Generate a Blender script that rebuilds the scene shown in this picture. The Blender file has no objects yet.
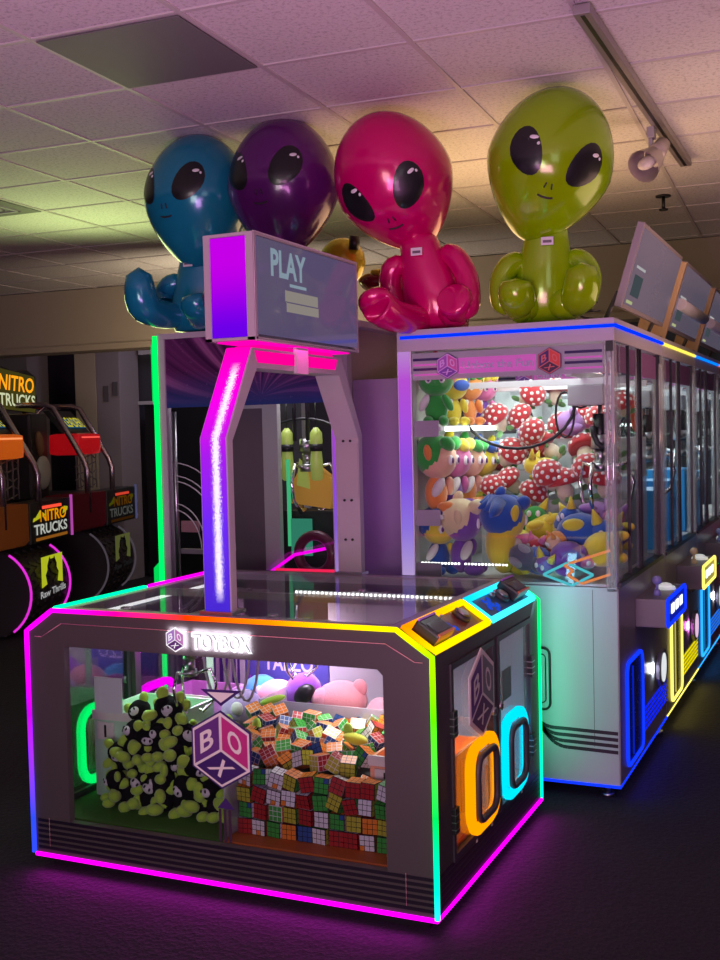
import bpy, bmesh, math, random
from mathutils import Matrix, Vector, Euler
PI = math.pi
C = bpy.context.scene.collection
SC = bpy.context.scene
rnd = random.Random(7)

# ------------------------------------------------------------------ camera
cam = bpy.data.cameras.new('camera')
cam.sensor_fit = 'HORIZONTAL'; cam.sensor_width = 36; cam.lens = 55.25
cam.clip_start = 0.05; cam.clip_end = 60
camo = bpy.data.objects.new('camera', cam); C.objects.link(camo)
camo.matrix_world = Matrix(((0.9111, 0.0046, 0.4121, 0), (0.4115, 0.0492, -0.9101, 0), (-0.0244, 0.9988, 0.0430, 1.66), (0, 0, 0, 1)))
Yc = Vector((500, 60, -1105)).normalized(); Xc = Vector((2440, 10, 1105)).normalized()
Xc = (Xc - Yc * Xc.dot(Yc)).normalized(); Zc = Xc.cross(Yc)
camo.matrix_world = Matrix(((Xc.x, Xc.y, Xc.z, 0), (Yc.x, Yc.y, Yc.z, 0), (Zc.x, Zc.y, Zc.z, 1.66), (0, 0, 0, 1)))
SC.camera = camo

# ------------------------------------------------------------------ world, lights, exposure
SC.view_settings.view_transform = 'Standard'; SC.view_settings.look = 'None'
SC.view_settings.exposure = 0.0; SC.view_settings.gamma = 1.0
try: SC.view_settings.use_curve_mapping = False
except Exception: pass
SC.cycles.transparent_max_bounces = 32; SC.cycles.max_bounces = 8
SC.cycles.caustics_reflective = False; SC.cycles.caustics_refractive = False
SC.cycles.sample_clamp_indirect = 4.0
w = bpy.data.worlds.new('world'); SC.world = w; w.use_nodes = True
w.node_tree.nodes['Background'].inputs[0].default_value = (0.55, 0.45, 0.7, 1)
w.node_tree.nodes['Background'].inputs[1].default_value = 0.022

def area(name, loc, to, size, power, col, size_y=None, spread=180):
    l = bpy.data.lights.new(name, 'AREA'); l.energy = power; l.color = col; l.size = size
    if size_y: l.shape = 'RECTANGLE'; l.size_y = size_y
    l.spread = math.radians(spread)
    o = bpy.data.objects.new(name, l); C.objects.link(o); o.location = loc
    o.rotation_euler = (Vector(to) - Vector(loc)).to_track_quat('-Z', 'Y').to_euler()
    return o
def point(name, loc, power, col, r=0.05):
    l = bpy.data.lights.new(name, 'POINT'); l.energy = power; l.color = col; l.shadow_soft_size = r
    o = bpy.data.objects.new(name, l); C.objects.link(o); o.location = loc
    return o
# added area lamps without a modelled source: tint ceiling and back wall, fill the front
area('arcade_glow_light', (-0.6, 0.6, 1.0), (-0.9, 1.6, 3.2), 1.6, 100, (1.0, 0.36, 0.84))
area('arcade_glow_light', (-1.1, -1.5, 1.2), (-3.9, 3.6, 3.2), 1.4, 62, (0.85, 0.80, 0.70))
area('arcade_glow_light', (-4.9, 6.4, 2.35), (-4.6, 5.8, 3.2), 1.2, 15, (0.75, 0.95, 0.35))
area('arcade_glow_light', (-2.0, 6.2, 2.35), (-1.9, 6.1, 3.2), 1.3, 15, (1.0, 0.60, 0.28))
area('arcade_glow_light', (0.2, 5.6, 2.0), (-0.4, 5.6, 3.2), 1.4, 16, (1.0, 0.60, 0.45))
area('arcade_glow_light', (-6.2, 9.75, 2.9), (-6.6, 10.6, 1.5), .5, 14, (0.6, 0.55, 0.75))
area('arcade_glow_light', (-5.2, 8.2, 2.2), (-5.4, 9.3, 2.9), .8, 16, (1, .8, .55))
area('arcade_glow_light', (-4.0, 8.2, 1.7), (-4.1, 10.8, 2.0), .8, 16, (1, .78, .62))
area('arcade_fill_light', (0.9, 0.2, 2.5), (-1.9, 4.4, 1.2), 1.2, 8, (0.92, 0.95, 0.95))

# ------------------------------------------------------------------ materials
MAT = {}
def mat(name, col, rough=0.5, metal=0.0, emit=None, es=0.0, coat=0.0, bump=0.0, bscale=60, spec=0.5, sheen=0.0, alpha=None):
    if name in MAT: return MAT[name]
    m = bpy.data.materials.new(name); m.use_nodes = True; n = m.node_tree.nodes; b = n['Principled BSDF']
    b.inputs['Base Color'].default_value = (*col, 1); b.inputs['Roughness'].default_value = rough
    b.inputs['Metallic'].default_value = metal; b.inputs['Specular IOR Level'].default_value = spec
    b.inputs['Coat Weight'].default_value = coat; b.inputs['Coat Roughness'].default_value = 0.05
    if sheen: b.inputs['Sheen Weight'].default_value = sheen
    if emit: b.inputs['Emission Color'].default_value = (*emit, 1); b.inputs['Emission Strength'].default_value = es
    # a little procedural life in every surface
    tc = n.new('ShaderNodeTexCoord'); no = n.new('ShaderNodeTexNoise'); no.inputs['Scale'].default_value = bscale
    no.inputs['Detail'].default_value = 3
    m.node_tree.links.new(tc.outputs['Object'], no.inputs['Vector'])
    mr = n.new('ShaderNodeMapRange'); mr.inputs[3].default_value = max(0.02, rough - 0.06); mr.inputs[4].default_value = min(1, rough + 0.06)
    m.node_tree.links.new(no.outputs['Fac'], mr.inputs[0]); m.node_tree.links.new(mr.outputs[0], b.inputs['Roughness'])
    if bump:
        bu = n.new('ShaderNodeBump'); bu.inputs['Strength'].default_value = bump; bu.inputs['Distance'].default_value = 0.004
        m.node_tree.links.new(no.outputs['Fac'], bu.inputs['Height']); m.node_tree.links.new(bu.outputs[0], b.inputs['Normal'])
    MAT[name] = m; return m
def emis(name, col, s):
    if name in MAT: return MAT[name]
    m = bpy.data.materials.new(name); m.use_nodes = True; n = m.node_tree.nodes; n.clear()
    o = n.new('ShaderNodeOutputMaterial'); e = n.new('ShaderNodeEmission')
    e.inputs[0].default_value = (*col, 1); e.inputs[1].default_value = s
    m.node_tree.links.new(e.outputs[0], o.inputs[0]); MAT[name] = m; return m
def led_mat(s):
    k = 'led_%g' % s
    if k in MAT: return MAT[k]
    m = emis(k, (1, 1, 1), s); n = m.node_tree.nodes; a = n.new('ShaderNodeAttribute'); a.attribute_name = 'Col'
    e = [x for x in n if x.type == 'EMISSION'][0]; m.node_tree.links.new(a.outputs['Color'], e.inputs[0]); return m
def glass(name, tint=(0.96, 0.98, 0.98), refl=1.0, ior=1.45, rough=0.02):
    if name in MAT: return MAT[name]
    m = bpy.data.materials.new(name); m.use_nodes = True; n = m.node_tree.nodes; n.clear(); L = m.node_tree.links
    o = n.new('ShaderNodeOutputMaterial'); t = n.new('ShaderNodeBsdfTransparent'); g = n.new('ShaderNodeBsdfGlossy'); mx = n.new('ShaderNodeMixShader')
    fr = n.new('ShaderNodeFresnel'); fr.inputs[0].default_value = ior; mu = n.new('ShaderNodeMath'); mu.operation = 'MULTIPLY'; mu.inputs[1].default_value = refl
    t.inputs[0].default_value = (*tint, 1); g.inputs['Roughness'].default_value = rough
    L.new(fr.outputs[0], mu.inputs[0]); L.new(mu.outputs[0], mx.inputs[0]); L.new(t.outputs[0], mx.inputs[1]); L.new(g.outputs[0], mx.inputs[2]); L.new(mx.outputs[0], o.inputs[0])
    MAT[name] = m; return m
def frosted(name, col, k):
    if name in MAT: return MAT[name]
    m = bpy.data.materials.new(name); m.use_nodes = True; n = m.node_tree.nodes; n.clear(); L = m.node_tree.links
    o = n.new('ShaderNodeOutputMaterial'); t = n.new('ShaderNodeBsdfTransparent'); d = n.new('ShaderNodeBsdfPrincipled'); mx = n.new('ShaderNodeMixShader')
    d.inputs['Base Color'].default_value = (*col, 1); d.inputs['Roughness'].default_value = 0.25; mx.inputs[0].default_value = k
    L.new(t.outputs[0], mx.inputs[1]); L.new(d.outputs[0], mx.inputs[2]); L.new(mx.outputs[0], o.inputs[0]); MAT[name] = m; return m

G = glass('clear_glass'); GT = glass('tinted_glass', (0.86, 0.88, 0.90), .6); GS = glass('side_glass', (0.96, 0.98, 0.98), .25); GTOP = glass('top_glass', (0.95, 0.96, 0.96), .38)
greybrown = mat('greybrown_panel', (0.072, 0.060, 0.060), 0.45)
charcoal = mat('charcoal_trim', (0.055, 0.05, 0.058), 0.4)
black = mat('black_plastic', (0.012, 0.012, 0.014), 0.35)
whitep = mat('white_panel', (0.72, 0.72, 0.74), 0.4)
greyp = mat('grey_panel', (0.42, 0.41, 0.44), 0.4)
purplegrey = mat('lilac_panel', (0.42, 0.34, 0.5), 0.5)
chrome = mat('chrome', (0.75, 0.75, 0.78), 0.12, 1.0)
steel = mat('brushed_steel', (0.5, 0.5, 0.52), 0.3, 1.0)
cream = mat('cream_print', (0.85, 0.8, 0.72), 0.5)
purple = mat('purple_print', (0.13, 0.035, 0.22), 0.5)
magenta = mat('magenta_print', (0.55, 0.03, 0.22), 0.5)
indigo = mat('indigo_print', (0.05, 0.015, 0.14), 0.5)
clearac = frosted('clear_acrylic', (.72, .76, .76), .30)
frost = frosted('frosted_acrylic', (0.8, 0.78, 0.84), 0.42)

# ------------------------------------------------------------------ mesh helpers
def bm_new(): return bmesh.new()
def box(bm, x0, x1, y0, y1, z0, z1, mi=0, bev=0.0, mtx=None):
    v = [bm.verts.new((x, y, z)) for x in (x0, x1) for y in (y0, y1) for z in (z0, z1)]
    fs = [bm.faces.new([v[i] for i in f]) for f in ((0, 1, 3, 2), (4, 6, 7, 5), (0, 4, 5, 1), (2, 3, 7, 6), (0, 2, 6, 4), (1, 5, 7, 3))]
    for f in fs: f.material_index = mi
    if mtx: bmesh.ops.transform(bm, matrix=mtx, verts=v)
    if bev > 0:
        es = list({e for f in fs for e in f.edges})
        r = bmesh.ops.bevel(bm, geom=es, offset=bev, segments=2, profile=0.7, affect='EDGES')
        for f in r['faces']: f.material_index = mi
    return fs
def prism(bm, pts, ax, a, b, mi=0):
    """polygon pts (2D) extruded along axis ax ('x','y','z') from a to b"""
    def P(p, t): return {'y': (p[0], t, p[1]), 'x': (t, p[0], p[1]), 'z': (p[0], p[1], t)}[ax]
    A = [bm.verts.new(P(p, a)) for p in pts]; B = [bm.verts.new(P(p, b)) for p in pts]; n = len(pts); fs = []
    fs.append(bm.faces.new(A)); fs.append(bm.faces.new(B[::-1]))
    for i in range(n): fs.append(bm.faces.new((A[i], B[i], B[(i + 1) % n], A[(i + 1) % n])))
    for f in fs: f.material_index = mi
    return A + B
def ell(bm, c, r, rot=(0, 0, 0), mi=0, seg=16, rings=10):
    M = Matrix.Translation(c) @ Euler(rot).to_matrix().to_4x4() @ Matrix.Diagonal((r[0], r[1], r[2], 1))
    res = bmesh.ops.create_uvsphere(bm, u_segments=seg, v_segments=rings, radius=1, matrix=M)
    for f in {f for v in res['verts'] for f in v.link_faces}: f.material_index = mi; f.smooth = True
    return res['verts']
def cyl(bm, p0, p1, r0, r1=None, seg=16, mi=0, caps=True):
    r1 = r0 if r1 is None else r1; p0 = Vector(p0); p1 = Vector(p1); d = p1 - p0
    q = d.to_track_quat('Z', 'Y').to_matrix().to_4x4()
    res = bmesh.ops.create_cone(bm, cap_ends=caps, segments=seg, radius1=r0, radius2=r1, depth=d.length, matrix=Matrix.Translation((p0 + p1) / 2) @ q)
    for f in {f for v in res['verts'] for f in v.link_faces}:
        f.material_index = mi; f.smooth = len(f.verts) == 4
def tube(bm, pts, r, seg=8, mi=0, closed=False, cols=None, lay=None, caps=True):
    pts = [Vector(p) for p in pts]; n = len(pts); rings = []
    up0 = Vector((0, 0, 1)); prev = None
    for i, p in enumerate(pts):
        a = pts[(i - 1) % n] if (closed or i > 0) else p; b = pts[(i + 1) % n] if (closed or i < n - 1) else p
        t = (b - a).normalized()
        if prev is None: u = t.cross(up0 if abs(t.z) < 0.9 else Vector((1, 0, 0))).normalized()
        else: u = (prev - t * prev.dot(t)).normalized()
        prev = u; v = t.cross(u); rr = r[i] if isinstance(r, (list, tuple)) else r
        rings.append([bm.verts.new(p + (u * math.cos(2 * PI * k / seg) + v * math.sin(2 * PI * k / seg)) * rr) for k in range(seg)])
    for i in range(n if closed else n - 1):
        A, B = rings[i], rings[(i + 1) % n]
        for k in range(seg):
            f = bm.faces.new((A[k], A[(k + 1) % seg], B[(k + 1) % seg], B[k])); f.material_index = mi; f.smooth = True
            if cols:
                ca, cb = cols[i], cols[(i + 1) % n]
                for lp, cc in zip(f.loops, (ca, ca, cb, cb)): lp[lay] = (*cc, 1)
    if caps and not closed:
        for R_, ci in ((rings[0][::-1], 0), (rings[-1], n - 1)):
            f = bm.faces.new(R_); f.material_index = mi
            if cols:
                for lp in f.loops: lp[lay] = (*cols[ci], 1)
def lathe(bm, prof, c=(0, 0, 0), seg=20, mi=0):
    rings = [[bm.verts.new((c[0] + r * math.cos(2 * PI * k / seg), c[1] + r * math.sin(2 * PI * k / seg), c[2] + z)) for k in range(seg)] for r, z in prof]
    for A, B in zip(rings, rings[1:]):
        for k in range(seg):
            f = bm.faces.new((A[k], A[(k + 1) % seg], B[(k + 1) % seg], B[k])); f.material_index = mi; f.smooth = True
    for R_ in (rings[0][::-1], rings[-1]):
        f = bm.faces.new(R_); f.material_index = mi
TXT = {}
def glyphs(s, fat=0.018):
    if (s, fat) in TXT: return TXT[(s, fat)]
    cu = bpy.data.curves.new('t', 'FONT'); cu.body = s; cu.offset = fat; cu.resolution_u = 3
    o = bpy.data.objects.new('t', cu); C.objects.link(o)
    dg = bpy.context.evaluated_depsgraph_get(); me = bpy.data.meshes.new_from_object(o.evaluated_get(dg))
    vs = [v.co.copy() for v in me.vertices]; fs = [tuple(p.vertices) for p in me.polygons]
    bpy.data.objects.remove(o); bpy.data.meshes.remove(me); bpy.data.curves.remove(cu)
    x0 = min(v.x for v in vs); x1 = max(v.x for v in vs); y0 = min(v.y for v in vs); y1 = max(v.y for v in vs)
    TXT[(s, fat)] = ([((v.x - x0) / (x1 - x0), (v.y - y0) / (y1 - y0)) for v in vs], fs); return TXT[(s, fat)]
def text(bm, s, o, e1, e2, mi=0, thick=0.0, fat=0.018):
    """writing stretched into the parallelogram o, o+e1, o+e2"""
    o, e1, e2 = Vector(o), Vector(e1), Vector(e2); vs, fs = glyphs(s, fat); n = e1.cross(e2).normalized()
    A = [bm.verts.new(o + e1 * u + e2 * v + n * thick) for u, v in vs]
    for f in fs:
        try: bm.faces.new([A[i] for i in f]).material_index = mi
        except ValueError: pass
def obj(name, bm, mats, parent=None, loc=None, norm=True):
    me = bpy.data.meshes.new(name)
    if norm: bmesh.ops.recalc_face_normals(bm, faces=bm.faces)
    bm.to_mesh(me); bm.free()
    for m in (mats if isinstance(mats, (list, tuple)) else [mats]): me.materials.append(m)
    o = bpy.data.objects.new(name, me); C.objects.link(o)
    if parent: o.parent = parent
    if loc: o.location = loc
    return o
def tag(o, label, cat, group=None, kind=None):
    if label: o['label'] = label
    if cat: o['category'] = cat
    if group: o['group'] = group
    if kind: o['kind'] = kind
    return o
def thing(name, label, cat, loc=(0, 0, 0), rz=0.0, group=None):
    o = bpy.data.objects.new(name, None); o.empty_display_size = 0.1; C.objects.link(o)
    o.location = loc; o.rotation_euler = (0, 0, rz); return tag(o, label, cat, group)
def struct(name, bm, m, label=None):
    o = obj(name, bm, m); o['kind'] = 'structure'
    if label: o['label'] = label
    return o
def kids(o): return [c for c in KID.get(o.name, [])]
KID = {}
def index_kids():
    KID.clear()
    for o in C.objects:
        if o.parent: KID.setdefault(o.parent.name, []).append(o)
def dup(root, label=None, group=None, loc=None, rot=None, scale=None):
    def cp(o, par):
        c = o.copy(); C.objects.link(c)
        if par: c.parent = par
        for ch in KID.get(o.name, []): cp(ch, c)
        return c
    r = cp(root, None)
    if label: r['label'] = label
    if group: r['group'] = group
    if loc is not None: r.location = loc
    if rot is not None: r.rotation_euler = rot
    if scale is not None: r.scale = (scale,) * 3
    return r
def led(name, pts, cols, r, parent, s=2.2, closed=False, sub=6, label=None):
    """light strip along a polyline whose colour runs from point to point"""
    P, K = [], []; n = len(pts)
    for i in range(n if closed else n - 1):
        a, b = Vector(pts[i]), Vector(pts[(i + 1) % n]); ca, cb = cols[i], cols[(i + 1) % n]
        for k in range(sub):
            t = k / sub; P.append(a.lerp(b, t)); K.append(tuple(ca[j] * (1 - t) + cb[j] * t for j in range(3)))
    if not closed: P.append(Vector(pts[-1])); K.append(cols[-1])
    bm = bm_new(); lay = bm.loops.layers.float_color.new('Col')
    tube(bm, P, r, 6, 0, closed, K, lay)
    o = obj(name, bm, led_mat(s), parent)
    if label: o['label'] = label
    return o
MAG = (1, 0.0, 0.85); BLU = (0.02, 0.05, 1); PUR = (0.42, 0.0, 1); RED = (1, 0.01, 0.03); ORA = (1, 0.22, 0.0); YEL = (1, 0.62, 0.0)
LIM = (0.35, 1, 0.0); GRN = (0.0, 1, 0.08); CYA = (0.02, 0.8, 0.9); PNK = (1, 0.0, 0.35); TEAL = (0.0, 0.9, 0.45); WHT = (1, 1, 1)
def rrect(u0, u1, v0, v1, r, k=4):
    """rounded rectangle loop in 2D"""
    out = []
    for cx, cy, a0 in ((u1 - r, v0 + r, -90), (u1 - r, v1 - r, 0), (u0 + r, v1 - r, 90), (u0 + r, v0 + r, 180)):
        for i in range(k + 1):
            a = math.radians(a0 + 90 * i / k); out.append((cx + r * math.cos(a), cy + r * math.sin(a)))
    return out
def hex_logo(bm, c, ex, ey, R, lit=False):
    """mats: 0 dark rim, 1 cream, 2 purple, 3 magenta, 4 indigo ; ex, ey unit vectors of the plane"""
    c, ex, ey = Vector(c), Vector(ex), Vector(ey); n = ex.cross(ey).normalized()
    def pt(x, y, h): return c + ex * (x * R) + ey * (y * R) + n * h
    H = [(math.cos(math.radians(90 + 60 * i)), math.sin(math.radians(90 + 60 * i))) for i in range(6)]
    def plate(k, h0, h1, mi):
        A = [bm.verts.new(pt(x * k, y * k, h0)) for x, y in H]; B = [bm.verts.new(pt(x * k, y * k, h1)) for x, y in H]
        bm.faces.new(B).material_index = mi; bm.faces.new(A[::-1]).material_index = mi
        for i in range(6): bm.faces.new((A[i], A[(i + 1) % 6], B[(i + 1) % 6], B[i])).material_index = mi
    plate(1.0, 0, 0.004, 0); plate(0.95, 0.004, 0.005, 1)
    s = 0.88; g = 0.025
    faces = (((-.866, -.5), (.866, .5), (0, 1), (-g, 0), 2, 'B'), ((0, 0), (.866, -.5), (0, 1), (g, 0), 3, 'O'), ((-.866, -.5), (.866, -.5), (.866, .5), (0, -g), 4, 'X'))
    for o, e1, e2, off, mi, ch in faces:
        o = (o[0] * s + off[0], o[1] * s + off[1]); e1 = (e1[0] * s, e1[1] * s); e2 = (e2[0] * s, e2[1] * s)
        q = [bm.verts.new(pt(o[0] + e1[0] * a + e2[0] * b, o[1] + e1[1] * a + e2[1] * b, 0.0058)) for a, b in ((0.02, 0.02), (0.98, 0.02), (0.98, 0.98), (0.02, 0.98))]
        bm.faces.new(q).material_index = mi
        a, b = 0.24, 0.2
        oo = pt(o[0] + e1[0] * a + e2[0] * b, o[1] + e1[1] * a + e2[1] * b, 0.0066)
        text(bm, ch, oo, (ex * e1[0] + ey * e1[1]) * (R * (1 - 2 * a)), (ex * e2[0] + ey * e2[1]) * (R * (1 - 2 * b)), 1)
HEXM = [indigo, cream, purple, magenta, indigo]
HEXM_LILAC = [mat('lilac_rim', (0.10, 0.03, 0.22), 0.5), mat('lilac_line', (0.75, 0.45, 0.85), 0.5), mat('lilac_face', (0.40, 0.10, 0.55), 0.5), mat('pink_face', (0.62, 0.1, 0.42), 0.5), mat('plum_face', (0.2, 0.05, 0.42), 0.5)]

# ------------------------------------------------------------------ setting
ROT = math.radians(2.5)
def carpet():
    m = mat('carpet', (0.010, 0.009, 0.014), 0.95); n = m.node_tree.nodes; L = m.node_tree.links; b = n['Principled BSDF']
    tc = n.new('ShaderNodeTexCoord'); v = n.new('ShaderNodeTexVoronoi'); v.inputs['Scale'].default_value = 38
    w_ = n.new('ShaderNodeTexNoise'); w_.inputs['Scale'].default_value = 90; w_.inputs['Detail'].default_value = 4
    cr = n.new('ShaderNodeValToRGB'); cr.color_ramp.elements[0].color = (0.002, 0.002, 0.003, 1); cr.color_ramp.elements[1].color = (0.022, 0.018, 0.028, 1)
    cr.color_ramp.elements[0].position = 0.25; cr.color_ramp.elements[1].position = 0.8
    mx = n.new('ShaderNodeMath'); mx.operation = 'MULTIPLY'
    L.new(tc.outputs['Object'], v.inputs['Vector']); L.new(tc.outputs['Object'], w_.inputs['Vector'])
    L.new(v.outputs['Distance'], mx.inputs[0]); L.new(w_.outputs['Fac'], mx.inputs[1]); L.new(w_.outputs['Fac'], cr.inputs[0]); L.new(cr.outputs[0], b.inputs['Base Color'])
    bu = n.new('ShaderNodeBump'); bu.inputs['Strength'].default_value = 0.9; bu.inputs['Distance'].default_value = 0.01
    L.new(mx.outputs[0], bu.inputs['Height']); L.new(bu.outputs[0], b.inputs['Normal']); return m
bm = bm_new(); box(bm, -14, 4, -4, 16, -0.1, 0); struct('floor', bm, carpet(), 'dark patterned carpet floor')
def tilemat():
    m = mat('ceiling_tile', (0.72, 0.7, 0.68), 0.9); n = m.node_tree.nodes; L = m.node_tree.links; b = n['Principled BSDF']
    tc = n.new('ShaderNodeTexCoord'); a = n.new('ShaderNodeTexNoise'); a.inputs['Scale'].default_value = 55; a.inputs['Detail'].default_value = 6; a.inputs['Roughness'].default_value = 0.75
    s = n.new('ShaderNodeTexNoise'); s.inputs['Scale'].default_value = 1.1; s.inputs['Detail'].default_value = 5
    st = n.new('ShaderNodeValToRGB'); st.color_ramp.elements[0].position = 0.66; st.color_ramp.elements[1].position = 0.74
    st.color_ramp.elements[0].color = (0.72, 0.70, 0.68, 1); st.color_ramp.elements[1].color = (0.46, 0.40, 0.34, 1)
    cr = n.new('ShaderNodeValToRGB'); cr.color_ramp.elements[0].position = 0.36; cr.color_ramp.elements[1].position = 0.5
    cr.color_ramp.elements[0].color = (0.62, 0.62, 0.62, 1); cr.color_ramp.elements[1].color = (1, 1, 1, 1)
    mx = n.new('ShaderNodeMix'); mx.data_type = 'RGBA'; mx.blend_type = 'MULTIPLY'; mx.inputs[0].default_value = 1
    L.new(tc.outputs['Object'], a.inputs['Vector']); L.new(tc.outputs['Object'], s.inputs['Vector']); L.new(a.outputs['Fac'], cr.inputs[0]); L.new(s.outputs['Fac'], st.inputs[0])
    L.new(cr.outputs[0], mx.inputs[6]); L.new(st.outputs[0], mx.inputs[7]); L.new(mx.outputs[2], b.inputs['Base Color'])
    bu = n.new('ShaderNodeBump'); bu.inputs['Strength'].default_value = 0.35; bu.inputs['Distance'].default_value = 0.01
    L.new(a.outputs['Fac'], bu.inputs['Height']); L.new(bu.outputs[0], b.inputs['Normal']); return m
ZC = 3.2; TP = 0.66; GX = -0.77; GY = 3.555
bm = bm_new(); box(bm, -14, 4, -4, 16, ZC, ZC + 0.08)
o = struct('ceiling', bm, tilemat(), 'white acoustic tile ceiling'); o.rotation_euler[2] = ROT
bm = bm_new()
for k in range(-14, 7): box(bm, GX + TP * k - 0.011, GX + TP * k + 0.011, -4, 16, ZC - 0.007, ZC)
for k in range(-9, 18): box(bm, -14, 4, GY + TP * k - 0.011, GY + TP * k + 0.011, ZC - 0.006, ZC)
o = struct('trim_1', bm, mat('grid_bar', (0.55, 0.52, 0.5), 0.5), 'metal grid bars between ceiling tiles'); o.rotation_euler[2] = ROT
def gridpt(x, y): return (x * math.cos(ROT) - y * math.sin(ROT), x * math.sin(ROT) + y * math.cos(ROT))
def vent(cell, label, lou=0):
    cx, cy = GX + TP * (cell[0] + .5), GY + TP * (cell[1] + .5); px, py = gridpt(cx, cy)
    t = thing('ceiling_vent', label, 'vent', (px, py, ZC), ROT); h = TP / 2 - 0.014
    bm = bm_new(); box(bm, -h, h, -h, h, -0.012, -0.0075, 0, 0.002); obj('panel', bm, mat('vent_grey', (0.16, 0.15, 0.16), 0.6, bump=0.3, bscale=220), t)
    if lou:
        bm = bm_new()
        for q in (0.08, 0.15, 0.22):
            for a, b, c, d in ((-q, q, -q, -q + .02), (-q, q, q - .02, q), (-q, -q + .02, -q, q), (q - .02, q, -q, q)): box(bm, a, b, c, d, -0.02, -0.012)
        obj('louvre', bm, greyp, t)
vent((-3, 0), 'plain dark grey ceiling vent panel among the tiles above the left balloons')
vent((-7, 3), 'grey ceiling diffuser with square louvres far over the racing cabinets', 1)

wallm = mat('beige_wall', (0.42, 0.36, 0.27), 0.8, bump=0.1, bscale=30)
mauvem = mat('mauve_wall', (0.26, 0.22, 0.25), 0.8)
darkw = mat('dark_wall', (0.055, 0.055, 0.075), 0.8)
def yw(x): return 9.2 + 0.0505 * (x + 8.3)
bm = bm_new(); box(bm, -13, 4, 0, 0.3, 2.56, ZC - 0.008)
box(bm, -13, 4, -0.03, 0, 2.56, 2.62)
o = struct('wall_back', bm, wallm, 'beige header wall across the back of the room'); o.location = (0, yw(0), 0); o.rotation_euler[2] = math.atan(0.0505)
bm = bm_new(); box(bm, -13, 4, 1.9, 2.0, 0, ZC); o = struct('wall_rear', bm, darkw, 'dark recessed wall under the header'); o.location = (0, yw(0), 0); o.rotation_euler[2] = math.atan(0.0505)
bm = bm_new(); box(bm, -13.9, -13.7, -4, 10, 0, ZC); struct('wall_left', bm, darkw)
bm = bm_new(); box(bm, 3.7, 3.9, -4, 10, 0, ZC); struct('wall_right', bm, darkw)
def pillar(name, x0, x1, m, lab):
    bm = bm_new(); box(bm, x0, x1, 1.2, 1.6, 0, ZC - .01, 0, 0.01); o = struct(name, bm, m, lab); o.location = (0, yw(0), 0); o.rotation_euler[2] = math.atan(0.0505); return o
pillar('trim_2', -8.28, -7.99, wallm, 'beige pillar behind the racing cabinets')
pillar('trim_3', -7.985, -7.67, mauvem, 'mauve pilaster behind the racing cabinets')
pillar('trim_4', -9.9, -8.95, mauvem, 'mauve pilaster at the far left')
pillar('trim_5', -4.9, -3.2, wallm, 'beige pier between the two claw rows')
bm = bm_new(); box(bm, -7.6, -6.0, 1.6, 1.66, 0, 2.04); box(bm, -7.66, -5.9, 1.55, 1.6, 2.04, 2.08, 1); box(bm, -7.6, -6.9, 1.5, 1.6, 2.62, 2.70, 1)
o = struct('door_1', bm, [mat('door_black', (0.006, 0.006, 0.008), 0.4), greyp], 'black doorway with pale lintel'); o.location = (0, yw(0), 0); o.rotation_euler[2] = math.atan(0.0505)

# track light and sprinkler
t = thing('track_light', 'track light rail with one conical spot head hanging under the ceiling', 'lamp', (-0.915, 5.36, ZC))
bm = bm_new(); box(bm, -0.032, 0.032, -1.3, 1.35, -0.045, -0.008, 0, 0.004); box(bm, -0.008, 0.008, -1.28, 1.33, -0.047, -0.045, 1); obj('rail', bm, [mat('rail_grey', (0.36, 0.33, 0.34), 0.4, 0.6), black], t)
bm = bm_new(); box(bm, -0.055, -0.02, 0.36, 0.44, -0.1, -0.045, 0, 0.004); box(bm, -0.05, -0.03, 0.38, 0.42, -0.23, -0.1, 0, 0.003); obj('bracket', bm, greyp, t)
bm = bm_new(); cyl(bm, (0.02, 0.42, -0.12), (-0.02, 0.36, -0.20), 0.035, 0.05, 18); cyl(bm, (-0.02, 0.36, -0.20), (-0.06, 0.28, -0.26), 0.055, 0.085, 18, 0, False); ell(bm, (-0.045, 0.31, -0.235), (0.05, 0.05, 0.03), (0.6, -0.4, 0), 1)
obj('spot_head', bm, [mat('lamp_shell', (0.5, 0.44, 0.42), 0.35, 0.3), cream], t)
t = thing('fire_sprinkler', 'small dark fire sprinkler hanging from the ceiling right of the green balloon', 'sprinkler', (-1.2, 7.7, ZC))
bm = bm_new(); cyl(bm, (0, 0, -0.01), (0, 0, -0.0), 0.05, seg=14); cyl(bm, (0, 0, -0.09), (0, 0, -0.01), 0.012, seg=8); cyl(bm, (0, 0, -0.1), (0, 0, -0.09), 0.03, seg=12); obj('sprinkler_head', bm, black, t)

# ------------------------------------------------------------------ the low toy box crane
X0, X1, Y0, Y1, ZB, ZT = -2.93, -1.263, 3.322, 4.60, 0.06, 1.01
CH, CV = 0.125, 0.085          # chamfer across and down
TB = thing('toy_crane_machine', 'low wide grey toy crane machine with rainbow light edges and an overhead arch', 'arcade machine', (X0, Y0, 0))
def tb(name, bm, mats, par=None, label=None):
    bmesh.ops.translate(bm, vec=(-X0, -Y0, 0), verts=bm.verts) if (par is None or par is TB) else bmesh.ops.translate(bm, vec=(-X0, -Y0, 0), verts=bm.verts)
    o = obj(name, bm, mats, par or TB)
    if label: o['label'] = label
    return o
def tbled(name, pts, cols, r, s=2.2, closed=False, sub=6, label=None, par=None):
    return led(name, [(p[0] - X0, p[1] - Y0, p[2]) for p in pts], cols, r, par or TB, s, closed, sub, label)
W = (-2.757, -1.44, 0.196, 0.873)
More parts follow.
